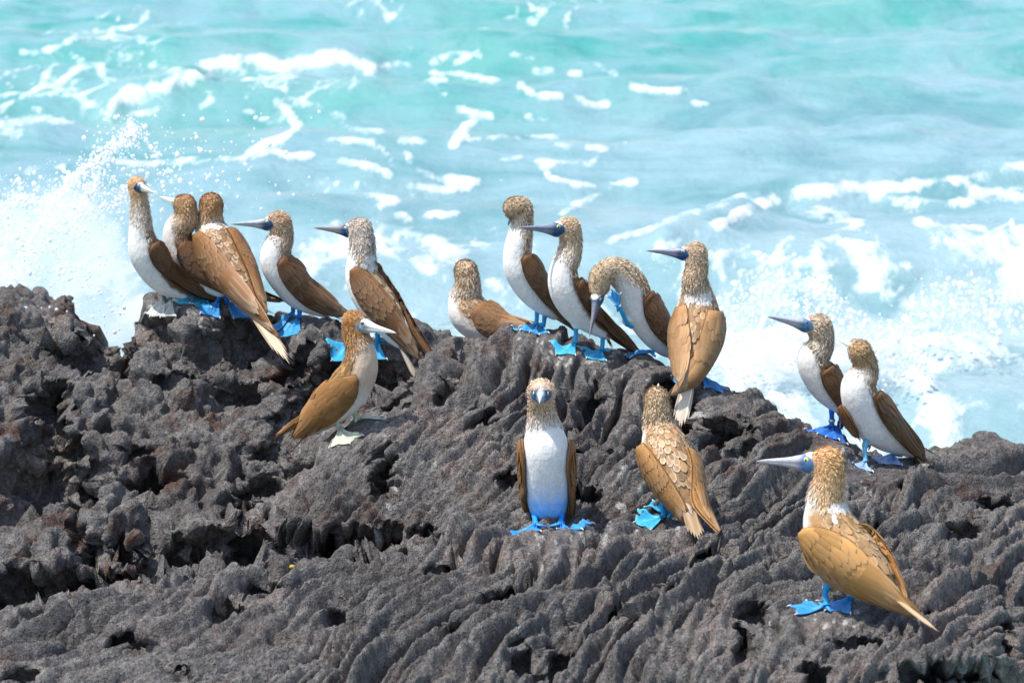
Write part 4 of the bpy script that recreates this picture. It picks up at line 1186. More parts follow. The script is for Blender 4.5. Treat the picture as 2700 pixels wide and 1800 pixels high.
def build_foot(root, B, ank, fdir, length, fi, base, up=None, drape=True):
    """webbed foot: three long toes joined by webs, small hind toe, claws"""
    fd = np.array([fdir[0], fdir[1], 0.0]) if up is None else np.asarray(fdir, float)
    fd = nrm(fd)
    upv = np.array([0, 0, 1.0]) if up is None else nrm(up)
    sd = np.cross(upv, fd)
    na, nr = 17, 10
    an = np.linspace(-0.74, 0.74, na)
    # outer edge: scalloped between the three toes at -0.55, 0, 0.55
    toe = np.array([-0.70, 0.0, 0.70])
    near = np.min(np.abs(an[:, None] - toe[None]), axis=1) / 0.35
    R = 1.0 - 0.16 * np.clip(near, 0, 1) ** 1.1
    R *= np.where(np.abs(an) > 0.3, 0.92, 1.0)
    rr = np.linspace(0.03, 1, nr)
    A, RR = np.meshgrid(an, rr, indexing='ij')
    rad = RR * R[:, None]
    ridge = np.exp(-((A[..., None] - toe) / 0.075) ** 2).max(-1)
    hgt = 0.003 + 0.012 * ridge * (1 - 0.55 * RR) + 0.016 * np.clip(1 - RR / 0.22, 0, 1)
    hgt += 0.0035 * np.sin(A * 23 + fi + 6 * RR) * RR * (1 - ridge)
    loc = ank + (fd[None, None] * (np.cos(A) * rad)[..., None] + sd[None, None] * (np.sin(A) * rad * 0.95)[..., None]) * length
    def fall(P, h):
        P = P.copy()
        if not drape:
            return P + upv * h[:, None]
        for k in range(len(P)):
            z = rock_z(P[k, 0], P[k, 1], ank[2] + 0.10)
            z = ank[2] - 0.02 if z is None else z
            P[k, 2] = max(min(z, ank[2] + 0.03), ank[2] - 0.022 - 0.03 * (np.linalg.norm(P[k, :2] - ank[:2]) / length)) + h[k]
        return P
    top = fall(loc.reshape(-1, 3), hgt.ravel())
    g = top.reshape(na, nr, 3)
    z0 = g[..., 2].copy()
    for _ in range(10 if drape else 0):
        zp = np.pad(g[..., 2], 1, mode='edge')
        av = 0.25 * (zp[2:, 1:-1] + zp[:-2, 1:-1] + zp[1:-1, 2:] + zp[1:-1, :-2])
        g[..., 2] = np.maximum(0.5 * g[..., 2] + 0.5 * av, z0 - 0.002)
    top = g.reshape(-1, 3)
    bot = top - upv * 0.0035
    nV = na * nr
    Ft = grid_faces(na, nr)
    ring = np.concatenate([np.arange(nr), nr * np.arange(1, na) + nr - 1, (na - 1) * nr + np.arange(nr - 2, -1, -1), nr * np.arange(na - 2, 0, -1)])
    nx = np.roll(ring, -1)
    Fs = np.stack([ring, nx, nx + nV, ring + nV], -1)
    V = np.concatenate([top, bot])
    F = np.concatenate([Ft, Ft[:, ::-1] + nV, Fs])
    col = np.array(B['foot']) * 0.88 + np.array([0.03, 0.07, 0.05])
    shade = np.concatenate([ridge.ravel(), ridge.ravel()])
    C = col[None] * (0.80 + 0.26 * shade[:, None]) * (1 + 0.08 * np.sin(V[:, :1] * 300))
    me = make_mesh("foot", V - base, F)
    attr_color(me, "Col", np.clip(C, 0, 1))
    fo = add("foot", me, SKIN, root)
    for k, ta in enumerate((an[np.argmin(np.abs(an - t))] for t in toe)):
        i = int(np.argmin(np.abs(an - ta)))
        p0 = g[i, -1]
        d = nrm(g[i, -1] - g[i, -3])
        Vc, Fc = tube([p0 - d * 0.006, p0 + d * 0.004, p0 + d * 0.011 - upv * 0.003], [0.0032, 0.0028, 0.0006], 6)
        add("claw", make_mesh("claw", Vc - base, Fc), CLAW, fo)
    # hind toe, turned inwards
    hd = nrm(-fd * 0.6 + sd * (0.8 if fi % 2 else -0.8))
    ph = [ank + upv * 0.012, ank + hd * length * 0.16 + upv * 0.007, ank + hd * length * 0.30 + upv * 0.003]
    ph = np.array(ph)
    Vh, Fh = tube(ph, [0.006, 0.0055, 0.003], 8)
    me = make_mesh("hind_toe", Vh - base, Fh)
    attr_color(me, "Col", np.repeat(col[None], len(Vh), 0))
    add("hind_toe", me, SKIN, fo)
    return fo

def face_mask(fw, fu):
    """bare blue skin: from the bill back to the eye, slanting down and back to the chin"""
    rear = np.interp(fu, [-0.20, -0.12, -0.04, 0.09], [0.30, 0.20, 0.145, 0.185])
    return sstep(-0.008, 0.008, fw - rear) * sstep(0.008, -0.008, fu - (0.088 + 0.5 * (fw - 0.23)))

def build_bird(B, bi):
    sc = B['R'][2]
    hd = math.radians(B['hd'])
    d = np.array([math.cos(hd), math.sin(hd), 0])
    left = np.array([-d[1], d[0], 0])
    near = left if left[1] < 0 else -left
    slope = 0.0 if B.get('edge') else math.tan(hd)
    # where the feet meet the rock
    feet = []
    for top, ank, toe in B['legs']:
        for k in (0, 0.15, 0.3, 0.5, 0.7, 0.9):
            h = rock_hit(*bpx(B, ank[0] * (1 - k) + toe[0] * k, ank[1] * (1 - k) + toe[1] * k + 12 * k))
            if h is not None and h[0][1] < 12.3:
                feet.append(h[0])
                break
    Y0 = B['Y'] if B['Y'] else float(np.mean([f[1] for f in feet])) if feet else 11.3
    print("BIRD", bi, "Y0 %.2f" % Y0, [tuple(np.round(f, 2)) for f in feet])
    lg = B['legs'] or [(None, (B['spine'][-3][0], 0), None)]
    rx = np.mean([bpx(B, l[1][0], 0)[0] for l in lg])
    x0 = at(rx, 1000, Y0)[0]
    Y0c = Y0
    def W(X, Y, dy=0.0):
        px, py = bpx(B, X, Y)
        # meet the bird's own upright mid-plane
        dr = ray_dir(px, py)
        k = dr[0] / dr[1]
        Yd = (Y0c - slope * x0) / (1 - slope * k) if abs(1 - slope * k) > 0.05 else Y0c
        Yd = min(max(Yd, Y0c - 0.45), Y0c + 0.45)
        return at(px, py, Yd + dy)
    def ppm(P):
        return to_px(P)[2] / FPX / sc      # metres per cut-out pixel
    base = np.mean(feet, axis=0) if feet else W(B['spine'][-3][0], B['spine'][-3][1]) - np.array([0, 0, 0.15])
    root = bpy.data.objects.new("booby_bird", None)
    COL.objects.link(root)
    root.location = base
    root["label"] = B['label']; root["category"] = "bird"; root["group"] = "seabirds resting on the lava shore"

    # ---- body: spheres along the spine, fused into one skin
    SPN = B['spine']
    pts = np.array([W(p[0], p[1], p[3] if len(p) > 3 else 0.0) for p in SPN])
    rad = np.array([p[2] * ppm(q) for p, q in zip(SPN, pts)])
    key = catmull(np.concatenate([pts, rad[:, None]], 1), 72)
    tk = np.linspace(0, len(SPN) - 1, 72)
    nb = B['nb']
    tt = np.where(tk <= nb, tk / nb, 1 + (tk - nb) / (len(SPN) - 1 - nb))
    C, R, T = key[:, :3], key[:, 3], tt
    Chead, Rh = pts[0], rad[0]
    tip = W(B['bill'][0], B['bill'][1], B['bill'][2])
    h = nrm(tip - Chead)
    TL = np.linalg.norm(tip - Chead)
    hu = nrm(np.array([0, 0, 1.0]) - h * h[2])
    hs = np.cross(h, hu)
    extraC = [Chead + h * Rh * 0.36 + hu * Rh * 0.06, Chead + h * Rh * 0.62 - hu * Rh * 0.02]
    extraR = [Rh * 0.84, Rh * 0.60]
    eC = list(C) + extraC; eR = list(R) + extraR; eT = list(T) + [0.0, 0.0]
    for th in B.get('thighs', []):
        p = W(th[0], th[1]); r = th[2] * ppm(p)
        trunk = C[np.argmin(np.linalg.norm(C[30:] - p, axis=1)) + 30]
        for k in np.linspace(0, 1, 8):
            eC.append(trunk * (1 - k) + p * k); eR.append(r * (1.35 - 0.45 * k)); eT.append(1.6)
    S = SDF(eC, eR); eT = np.array(eT)
    hgrid = 0.0055
    lo = np.min(np.array(eC) - np.array(eR)[:, None], axis=0) - 0.02
    hi = np.max(np.array(eC) + np.array(eR)[:, None], axis=0) + 0.02
    nn = np.ceil((hi - lo) / hgrid).astype(int) + 1
    D = np.full(nn, 0.05, np.float32)
    ax = [lo[k] + hgrid * np.arange(nn[k]) for k in range(3)]
    for c, r in zip(S.C, S.r):
        sl = tuple(slice(max(0, int((c[k] - r - 0.03 - lo[k]) / hgrid)), min(nn[k], int((c[k] + r + 0.03 - lo[k]) / hgrid) + 2)) for k in range(3))
        g = np.sqrt((ax[0][sl[0]] - c[0])[:, None, None] ** 2 + (ax[1][sl[1]] - c[1])[None, :, None] ** 2 + (ax[2][sl[2]] - c[2])[None, None, :] ** 2) - r
        D[sl] = np.minimum(D[sl], g)
    V, F = surface_nets(D, lo, hgrid)
    V = smooth_mesh(V, F, 7)
    Nn = S.grad(V)
    _, who = S(V)
    tv = eT[who]
    # dorsal direction along the spine
    tan = nrm(np.gradient(C, axis=0))
    dors = np.cross(near, tan)
    ref = -d * 0.75 + np.array([0, 0, 0.65])
    sg = np.sign((dors * ref).sum(1)); sg[sg == 0] = 1
    dors = nrm(dors * sg[:, None])
    dors = np.concatenate([dors, np.repeat(dors[:1], len(eC) - 72, 0)])
    dd = (Nn * dors[who]).sum(1)
    warm = np.array([1.04, 0.95, 0.86])
    hd_, hl_ = np.array(B['head'][0]) * warm, np.array(B['head'][1]) * warm
    nd_, nl_ = np.array(B['neck'][0]) * warm, np.array(B['neck'][1]) * warm
    br, bk = np.array(B['breast']) * np.array([1.03, 1.0, 0.95]), np.array(B['back'])
    grain = noise3(V, 0.02, bi * 1.7) * 1.2
    head_mid = hd_ * 0.35 + hl_ * 0.65
    neck_mid = nd_ * 0.32 + nl_ * 0.68
    C0 = lerp3(head_mid, neck_mid, sstep(0.15, 0.55, tv))
    ventral = sstep(0.25, -0.55, dd + 0.25 * grain)
    pale = np.clip(sstep(0.30, 1.0, tv + 0.12 * grain) * ventral + sstep(0.85, 1.12, tv + 0.10 * grain) * sstep(0.55, 0.0, dd), 0, 1)
    C0 = C0 * (1 - pale)[:, None] + br[None] * pale[:, None]
    # back
    bkm = sstep(0.93, 1.10, tv + 0.08 * grain) * sstep(B.get('side', 0.05) - 0.15, B.get('side', 0.05) + 0.25, dd + 0.2 * grain)
    C0 = C0 * (1 - bkm)[:, None] + bk[None] * bkm[:, None]
    nap = B.get('nape', 0) * np.exp(-((tv - 1.02) / 0.15) ** 2) * sstep(0.30, 0.75, dd) * np.clip(0.7 + grain, 0, 1)
    C0 = C0 * (1 - nap)[:, None] + np.array([0.80, 0.78, 0.75])[None] * nap[:, None]
    lower = sstep(1.45, 1.75, tv) * sstep(0.3, -0.1, dd)
    if B.get('bellyw'):
        lw = sstep(1.25, 1.40, tv) * sstep(0.35, 0.0, dd)
        C0 = C0 * (1 - lw)[:, None] + np.array([0.74, 0.71, 0.66])[None] * lw[:, None]
    bb = B.get('bellyshade', 0.05) * sstep(1.40, 1.78, tv + 0.08 * grain) * sstep(0.5, -0.2, dd)  # blue shading of the lower belly, painted into the feather colour
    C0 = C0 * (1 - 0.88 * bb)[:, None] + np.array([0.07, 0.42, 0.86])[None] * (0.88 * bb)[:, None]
    # pale forehead and blue-grey bare face round the bill
    q = V - Chead
    fw, fu = (q @ h) / TL, (q @ hu) / TL
    fore = sstep(0.12, 0.2, fw) * sstep(0.08, 0.16, fu) * (tv < 0.3)
    C0 = C0 * (1 - 0.75 * fore)[:, None] + (hl_ * 0.4 + 0.45)[None] * (0.75 * fore)[:, None]
    fc = np.array(B['face'])
    fm = face_mask(fw, fu) * (tv < 0.3)
    C0 = C0 * (1 - fm)[:, None] + fc[None] * fm[:, None]
    me = make_mesh("body", V - base, F)
    attr_color(me, "Col", np.clip(C0, 0, 1))
    body = add("body", me, PLUM, root)

    # ---- small lance-shaped feathers over head and neck
    Fq = F
    area_ok = np.where((tv < 1.10) & (fm < 0.3) & (pale < 0.86))[0]
    npl = 3800
    pick = area_ok[rng.integers(0, len(area_ok), npl)]
    flow = tan[np.minimum(who[pick], 71)]
    hm = who[pick] >= 72
    flow = np.where(hm[:, None], -h[None] * 0.6 + tan[0][None] * 0.4, flow)
    hf = sstep(0.35, 0.0, tv[pick])[:, None]
    flow = flow * (1 - 0.75 * hf) - h[None] * 0.75 * hf
    nr_ = Nn[pick]
    flow = nrm(flow - nr_ * (flow * nr_).sum(1, keepdims=True) + rng.normal(0, 0.07, (npl, 3)))
    side = nrm(np.cross(nr_, flow))
    sz = min(Rh / 0.048, 1.05)
    L = (0.0105 + 0.006 * rng.random(npl))[:, None] * sz * (0.75 + 0.45 * sstep(0, 0.5, tv[pick]))[:, None]
    Wd = (0.0015 + 0.0008 * rng.random(npl))[:, None] * sz
    p = V[pick] + rng.normal(0, 0.002, (npl, 3))
    tipq = p + flow * L - Chead
    clear = (face_mask((tipq @ h) / TL, (tipq @ hu) / TL) > 0.2) & (tv[pick] < 0.3)
    L = np.where(clear[:, None], 0.0006, L)
    b0 = p - nr_ * 0.001
    m1 = p + flow * L * 0.55 + side * Wd + nr_ * 0.0014
    m2 = p + flow * L * 0.55 - side * Wd + nr_ * 0.0014
    t0 = p + flow * L + nr_ * (0.0016 + 0.0014 * rng.random((npl, 1)))
    FV = np.stack([b0, m1, t0, m2], 1).reshape(-1, 3)
    FI = np.arange(npl * 4).reshape(-1, 4)
    FT = np.concatenate([FI[:, [0, 1, 2]], FI[:, [0, 2, 3]]])
    tn = tv[pick]
    dk = lerp3(hd_, nd_, sstep(0.1, 0.6, tn)); lt = lerp3(hl_, nl_, sstep(0.1, 0.6, tn))
    pw = pale[pick][:, None] * 0.85
    dk = dk * (1 - pw) + br * pw; lt = lt * (1 - pw) + np.minimum(1, br * 1.03) * pw
    nq = nap[pick][:, None]
    dk = dk * (1 - nq) + 0.72 * nq; lt = lt * (1 - nq) + 0.78 * nq
    fo_ = fore[pick][:, None] * 0.8
    dk = dk * (1 - fo_) + (hl_ * 0.5 + 0.36) * fo_
    var = rng.uniform(0.8, 1.15, (npl, 1))
    isl = (rng.random((npl, 1)) < 0.60) * 1.0
    lt = np.minimum(lt * 1.12, 0.9)
    bs = dk * 0.9 * (1 - isl) + (dk * 0.5 + lt * 0.5) * isl
    md = (dk * 0.9 + lt * 0.1) * (1 - isl) + (dk * 0.15 + lt * 0.85) * isl
    tp = (dk * 0.7 + lt * 0.3) * (1 - isl) + lt * isl
    FC = np.stack([bs * var, md * var, tp * var, md * var], 1).reshape(-1, 3)
    me = make_mesh("neck_plumage", FV - base, FT, smooth=False)
    attr_color(me, "Col", np.clip(FC, 0, 1))
    add("neck_plumage", me, PLUM, body, kind="stuff")

    # ---- bill with bare face
    s_ = np.array([0.13, 0.16, 0.19, 0.22, 0.25, 0.28, 0.31, 0.34, 0.37, 0.42, 0.50, 0.60, 0.72, 0.84, 0.92, 0.97, 1.0])
    hh = np.interp(s_, [0.13, 0.20, 0.27, 0.37, 0.54, 0.72, 0.91, 1.0], [0.135, 0.148, 0.146, 0.112, 0.070, 0.048, 0.026, 0.004])
    ww = np.interp(s_, [0.13, 0.20, 0.27, 0.37, 0.54, 0.72, 0.91, 1.0], [0.12, 0.128, 0.120, 0.082, 0.048, 0.032, 0.016, 0.003])
    lim = Rh * 0.80 / TL
    hh *= min(1.0, lim / 0.148 * 1.0); ww *= min(1.0, lim / 0.148)
    nA = 32
    a = np.linspace(0, 2 * np.pi, nA, endpoint=False)
    drop = np.interp(s_, [0.13, 0.3, 0.8, 1.0], [-0.010, -0.018, 0.0, 0.0])
    ca, sa = np.cos(a), np.sin(a)
    pin = 1 - 0.10 * np.exp(-((np.abs(ca) - 1) / 0.03) ** 2)[None] * (s_[:, None] > 0.3)
    ring = Chead[None, None] + h * (s_ * TL)[:, None, None] + hu * (drop * TL)[:, None, None] \
        + hs * (ww[:, None] * TL * np.sign(ca) * np.abs(ca) ** 0.9 * pin)[..., None] + hu * (hh[:, None] * TL * sa * np.where(sa > 0, 0.95, 1.0))[..., None]
    BV = np.concatenate([ring.reshape(-1, 3), Chead[None] + h * TL * 0.13, tip[None]])
    k = len(s_)
    bf = []
    for i in range(k - 1):
        for j in range(nA):
            bf.append((i * nA + j, i * nA + (j + 1) % nA, (i + 1) * nA + (j + 1) % nA, (i + 1) * nA + j))
    bt = [(k * nA + 1, (k - 1) * nA + j, (k - 1) * nA + (j + 1) % nA) for j in range(nA)]
    bc = np.clip(np.array(B['billc']) * 1.25, 0, 0.8)
    mixf = sstep(0.32, 0.46, s_)[:, None] + 0 * a[None]
    mixf = np.clip(mixf + 0.6 * np.clip(sa, 0, 1)[None] * sstep(0.28, 0.36, s_)[:, None], 0, 1)
    bcol = fc[None, None] * (1 - mixf[..., None]) + bc[None, None] * mixf[..., None]
    bfu = (drop[:, None] + hh[:, None] * sa[None])
    fmk = face_mask(s_[:, None] + 0 * bfu, bfu)[..., None]
    fmk = np.maximum(fmk, sstep(0.33, 0.37, s_)[:, None, None])
    bcol = bcol * fmk + (hl_ * 0.5 + np.array([0.40, 0.37, 0.33]))[None, None] * (1 - fmk)
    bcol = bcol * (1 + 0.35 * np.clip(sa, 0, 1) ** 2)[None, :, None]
    tipm = sstep(0.86, 1.0, s_)[:, None, None]
    bcol = bcol * (1 - 0.5 * tipm) + np.array([0.34, 0.25, 0.17]) * 0.5 * tipm
    mouth = np.exp(-((np.abs(ca) - 1) / 0.02) ** 2)[None, :, None] * (s_ > 0.28)[:, None, None]
    bcol = bcol * (1 - 0.45 * mouth)
    BC = np.concatenate([bcol.reshape(-1, 3), fc[None], np.array([[0.3, 0.24, 0.18]])])
    me = make_mesh("bill", BV - base, [np.array(bf)[:, ::-1], np.array(bt)[:, ::-1]])
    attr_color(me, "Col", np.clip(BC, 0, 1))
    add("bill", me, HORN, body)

    # ---- eyes
    es = 0.268
    ew = np.interp(es, s_, ww) * TL
    eh = 0.055 * TL * min(1.0, lim / 0.148)
    er = 0.040 * TL
    iv, iF = icosa()
    for sgn in (-1, 1):
        c = Chead + h * es * TL + hu * (eh + np.interp(es, s_, drop) * TL) + hs * sgn * (ew * math.sqrt(max(0.1, 1 - (eh / (0.147 * TL)) ** 2)) - er * 0.35)
        while S(c[None])[0][0] < 0.0:
            c = c + hs * sgn * 0.001
        out = nrm(hs * sgn + h * 0.28 + hu * 0.05)
        u1 = nrm(np.cross(out, hu)); u2 = np.cross(out, u1)
        th = np.linspace(0, np.pi / 2, 7); ph = np.linspace(0, 2 * np.pi, 20, endpoint=False)
        EV, EC = [], []
        for tt_ in th:
            for pp in ph:
                EV.append(c + er * (out * math.cos(tt_) * 0.45 + (u1 * math.cos(pp) + u2 * math.sin(pp)) * math.sin(tt_)))
                EC.append((0.02, 0.025, 0.03) if tt_ > 1.35 else B['eyec'])
        EF = [(i * 20 + j, i * 20 + (j + 1) % 20, (i + 1) * 20 + (j + 1) % 20, (i + 1) * 20 + j) for i in range(6) for j in range(20)]
        me = make_mesh("eye", np.array(EV) - base, np.array(EF))
        attr_color(me, "Col", np.array(EC))
        eo = add("eye", me, EYEM, body)
        PV = [c + er * (out * (0.40 + 0.10 * math.cos(tt_)) + (u1 * math.cos(pp) + u2 * math.sin(pp)) * 0.42 * math.sin(tt_)) for tt_ in np.linspace(0, np.pi / 2, 4) for pp in ph]
        PF = [(i * 20 + j, i * 20 + (j + 1) % 20, (i + 1) * 20 + (j + 1) % 20, (i + 1) * 20 + j) for i in range(3) for j in range(20)]
        add("pupil", make_mesh("pupil", np.array(PV) - base, np.array(PF)), PUPIL, eo)
    # ---- wings
    trunk_r = float(np.max(rad))
    wc = np.array(B['wingc']) * np.array([1.0, 0.90, 0.76])
    def wing_grid(spec, sgn_near):
        n_t, n_v = 40, 15
        def edge(ptsl):
            q = catmull(np.array(ptsl, float), n_t)
            return q
        U, Lw = edge(spec[0]), edge(spec[1])
        G = np.zeros((n_t, n_v, 3))
        vv = np.linspace(0, 1, n_v)
        PXY = np.array([[bpx(B, *(U[i] * (1 - v_) + Lw[i] * v_)) for v_ in vv] for i in range(n_t)])
        dr = nrm(ray_dir(PXY[..., 0], PXY[..., 1])).reshape(-1, 3)
        dist0 = Y0c - 0.9
        tr = np.full(len(dr), dist0)
        best = np.full(len(dr), 9.0); bt_ = tr.copy()
        for _ in range(60):
            P = CAM + dr * tr[:, None]
            dd_, _w = S(P)
            m = dd_ < best
            best[m] = dd_[m]; bt_[m] = tr[m]
            tr = np.where(dd_ > 0.004, tr + np.maximum(dd_ * 0.9, 0.003), tr)
        depth = (CAM + dr * bt_[:, None])[:, 1].reshape(n_t, n_v)
        k5 = int(0.5 * n_t)
        tipY = W(*U[-1], B.get('tipdy', 0.0))[1] - (0.02 if not B.get('edge') else 0)
        for i in range(n_t):
            w_ = sstep(0.50, 1.0, np.array(i / (n_t - 1))) if i > k5 else 0.0
            w_ = (i - k5) / (n_t - 1 - k5) if i > k5 else 0.0
            row = depth[i] if i <= k5 else depth[k5] * (1 - w_) + tipY * w_
            if i > k5:
                row = np.minimum(row, depth[i]) if w_ < 0.5 else row
            G[i] = at(PXY[i, :, 0], PXY[i, :, 1], row)
        return G, n_t, n_v, U, Lw
    def settle(G, n_t, n_v):
        for it in range(3):
            P = G.reshape(-1, 3)
            dist, _ = S(P)
            gr = S.grad(P)
            want = 0.010
            tcoord = np.repeat(np.linspace(0, 1, n_t), n_v)
            move = np.where(dist < want, want - dist, np.where(dist < 0.10, -(dist - want) * np.clip(1.15 - tcoord * 1.3, 0, 1) * 0.8, 0))
            P = P + gr * move[:, None]
            G = P.reshape(n_t, n_v, 3)
            for _ in range(2):
                s = G.copy()
                s[1:-1, 1:-1] = 0.4 * G[1:-1, 1:-1] + 0.15 * (G[2:, 1:-1] + G[:-2, 1:-1] + G[1:-1, 2:] + G[1:-1, :-2])
                s[1:-1, 0] = 0.5 * G[1:-1, 0] + 0.25 * (G[2:, 0] + G[:-2, 0]); s[1:-1, -1] = 0.5 * G[1:-1, -1] + 0.25 * (G[2:, -1] + G[:-2, -1])
                G = s
        return G
    def emit_wing(G, n_t, n_v, flip):
        du = np.gradient(G, axis=0); dv = np.gradient(G, axis=1)
        nn_ = nrm(np.cross(du, dv))
        P = G.reshape(-1, 3)
        gr = S.grad(P)
        if (nn_.reshape(-1, 3) * gr).sum() < 0:
            nn_ = -nn_
        t = np.linspace(0, 1, n_t)[:, None]; v = np.linspace(0, 1, n_v)[None]
        prof = (np.clip(np.sin(np.pi * np.clip(v, 0.02, 0.98)), 0, 1) ** 0.5) * np.clip(np.minimum(t / 0.06, (1 - t) / 0.2), 0, 1) ** 0.5
        top = G + nn_ * (0.002 + 0.010 * prof)[..., None]
        bot = G - nn_ * 0.004
        nV = n_t * n_v
        Ft = grid_faces(n_t, n_v)
        ring = np.concatenate([np.arange(n_v), n_v * np.arange(1, n_t) + n_v - 1, (n_t - 1) * n_v + np.arange(n_v - 2, -1, -1), n_v * np.arange(n_t - 2, 0, -1)])
        nx = np.roll(ring, -1)
        Fs = np.stack([ring, ring + nV, nx + nV, nx], -1)
        Vw = np.concatenate([top.reshape(-1, 3), bot.reshape(-1, 3)])
        a3 = Ft[len(Ft) // 2]
        fn = np.cross(Vw[a3[1]] - Vw[a3[0]], Vw[a3[3]] - Vw[a3[0]])
        if (fn * nn_.reshape(-1, 3)[a3[0]]).sum() < 0:
            Ft = Ft[:, ::-1]; Fs = Fs[:, ::-1]
        Fw = np.concatenate([Ft, Ft[:, ::-1] + nV, Fs])
        tone = 1.22 - 0.50 * sstep(0.30, 0.85, v + 0.15 * t) + 0.0 * t  # sunlit upper part and shaded lower part painted into the wing colour
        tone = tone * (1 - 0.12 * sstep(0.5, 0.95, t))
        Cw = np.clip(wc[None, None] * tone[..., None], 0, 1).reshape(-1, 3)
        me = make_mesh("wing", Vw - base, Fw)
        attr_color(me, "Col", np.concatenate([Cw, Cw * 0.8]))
        tvv = np.stack([t + 0 * v, v + 0 * t, np.full((n_t, n_v), bi * 3.3)], -1).reshape(-1, 3)
        attr_vec(me, "tv", np.concatenate([tvv, tvv]))
        wo = add("wing", me, WINGM, root)
        # flight feathers laid along the folded wing: (t start, v, t end)
        def samp(tq, vq, A):
            i = np.clip(tq * (n_t - 1), 0, n_t - 1.001); j = np.clip(vq * (n_v - 1), 0, n_v - 1.001)
            i0, j0 = int(i), int(j); fi, fj = i - i0, j - j0
            return (A[i0, j0] * (1 - fi) + A[i0 + 1, j0] * fi) * (1 - fj) + (A[i0, j0 + 1] * (1 - fi) + A[i0 + 1, j0 + 1] * fi) * fj
        chord = np.linalg.norm(G[:, -1] - G[:, 0], axis=1)
        cw = chord[int(0.35 * n_t)]
        rows = [(0.54, 0.97, np.linspace(0.16, 0.88, 6), 0.20, 1), (0.40, 0.86, np.linspace(0.12, 0.92, 8), 0.19, 0)]
        if not flip:
            rows += [(0.33, 0.56, np.linspace(0.10, 0.93, 8), 0.17, 0), (0.25, 0.46, np.linspace(0.10, 0.93, 8), 0.17, 0), (0.17, 0.36, np.linspace(0.10, 0.93, 8), 0.17, 0), (0.10, 0.27, np.linspace(0.14, 0.90, 7), 0.17, 0)]
        lightf = wc * 1.04
        for r_i, (ta, tb, vs_, wf, ptd) in enumerate(rows):
            for vq in vs_:
                ja = rng.uniform(-0.03, 0.03)
                a0 = samp(ta + ja + 0.06 * (1 - vq), vq, top); b0 = samp(min(0.995, tb + ja), np.clip(0.5 + (vq - 0.5) * 0.9, 0, 1), top)
                nn0 = samp(ta, vq, nn_)
                ln = np.linalg.norm(b0 - a0)
                dirv = (b0 + nn0 * (0.005 if r_i < 2 else 0.0018)) - a0
                shade = (1.34 - 0.78 * vq - (0.12 if r_i == 0 else 0.0)) * rng.uniform(0.93, 1.08)  # feathers carry the same painted fall from lit top to shaded bottom
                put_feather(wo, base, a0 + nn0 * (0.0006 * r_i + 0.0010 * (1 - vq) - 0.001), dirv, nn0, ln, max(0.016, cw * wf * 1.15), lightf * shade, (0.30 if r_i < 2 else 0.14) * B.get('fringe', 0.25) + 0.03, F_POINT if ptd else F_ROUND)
        # long primaries to the tip
        for k_ in range(4):
            a0 = samp(0.66 - 0.02 * k_, 0.35 + 0.12 * k_, G); b0 = samp(0.999, 0.5, G)
            dv_ = b0 - a0
            b1 = b0 + nrm(dv_) * (0.014 * (1.5 - k_)) + (samp(0.8, 1.0, G) - samp(0.8, 0.0, G)) * 0.10 * (k_ - 1.5)
            nn0 = samp(0.8, 0.5, nn_)
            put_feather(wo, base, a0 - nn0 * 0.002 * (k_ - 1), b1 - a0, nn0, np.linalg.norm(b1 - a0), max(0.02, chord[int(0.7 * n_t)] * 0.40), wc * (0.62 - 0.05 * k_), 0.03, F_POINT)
        return wo
    G, nt_, nv_, U, Lw = wing_grid(B['wing'], 1)
    G = settle(G, nt_, nv_)
    emit_wing(G, nt_, nv_, False)
    if 'wing2' in B:
        G2, nt_, nv_, _, _ = wing_grid(B['wing2'], 1)
        G2 = settle(G2, nt_, nv_)
        emit_wing(G2, nt_, nv_, False)
    else:
        o_ = C[50]
        G2 = G - 2 * ((G - o_) @ near)[..., None] * near
        emit_wing(G2, nt_, nv_, True)

    # ---- mantle: separate back feathers, scale upon scale
    fr = B.get('fringe', 0.3)
    cand = np.where((tv > 0.98) & (tv < 1.72) & (dd > 0.25))[0]
    cand = cand[rng.permutation(len(cand))]
    chosen = []
    cp = np.zeros((0, 3))
    camv = nrm(CAM - V)
    for ci in cand:
        if (Nn[ci] * camv[ci]).sum() < -0.25:
            continue
        sp = 0.009 + 0.009 * sstep(1.0, 1.5, tv[ci])
        if len(cp) and ((cp - V[ci]) ** 2).sum(1).min() < sp ** 2:
            continue
        chosen.append(ci); cp = np.concatenate([cp, V[ci][None]])
        if len(chosen) >= 220:
            break
    for ci in chosen:
        fl = tan[min(who[ci], 71)]
        nr0 = Nn[ci]
        fl = nrm(fl - nr0 * (fl @ nr0) + rng.normal(0, 0.08, 3))
        g_ = sstep(1.0, 1.6, tv[ci])
        ln = (0.020 + 0.024 * g_) * rng.uniform(0.9, 1.15); wd = (0.012 + 0.011 * g_) * rng.uniform(0.9, 1.1)
        cx = bk * rng.uniform(0.65, 1.3)
        if nap[ci] > 0.22:
            cx = np.array([0.72, 0.68, 0.62])
        put_feather(body, base, V[ci] + nr0 * 0.0015 - fl * ln * 0.4, fl + nr0 * 0.05, nr0, ln, wd, cx, (min(1.0, fr * 1.2) if rng.random() < 0.45 else fr * 0.2), F_ROUND)

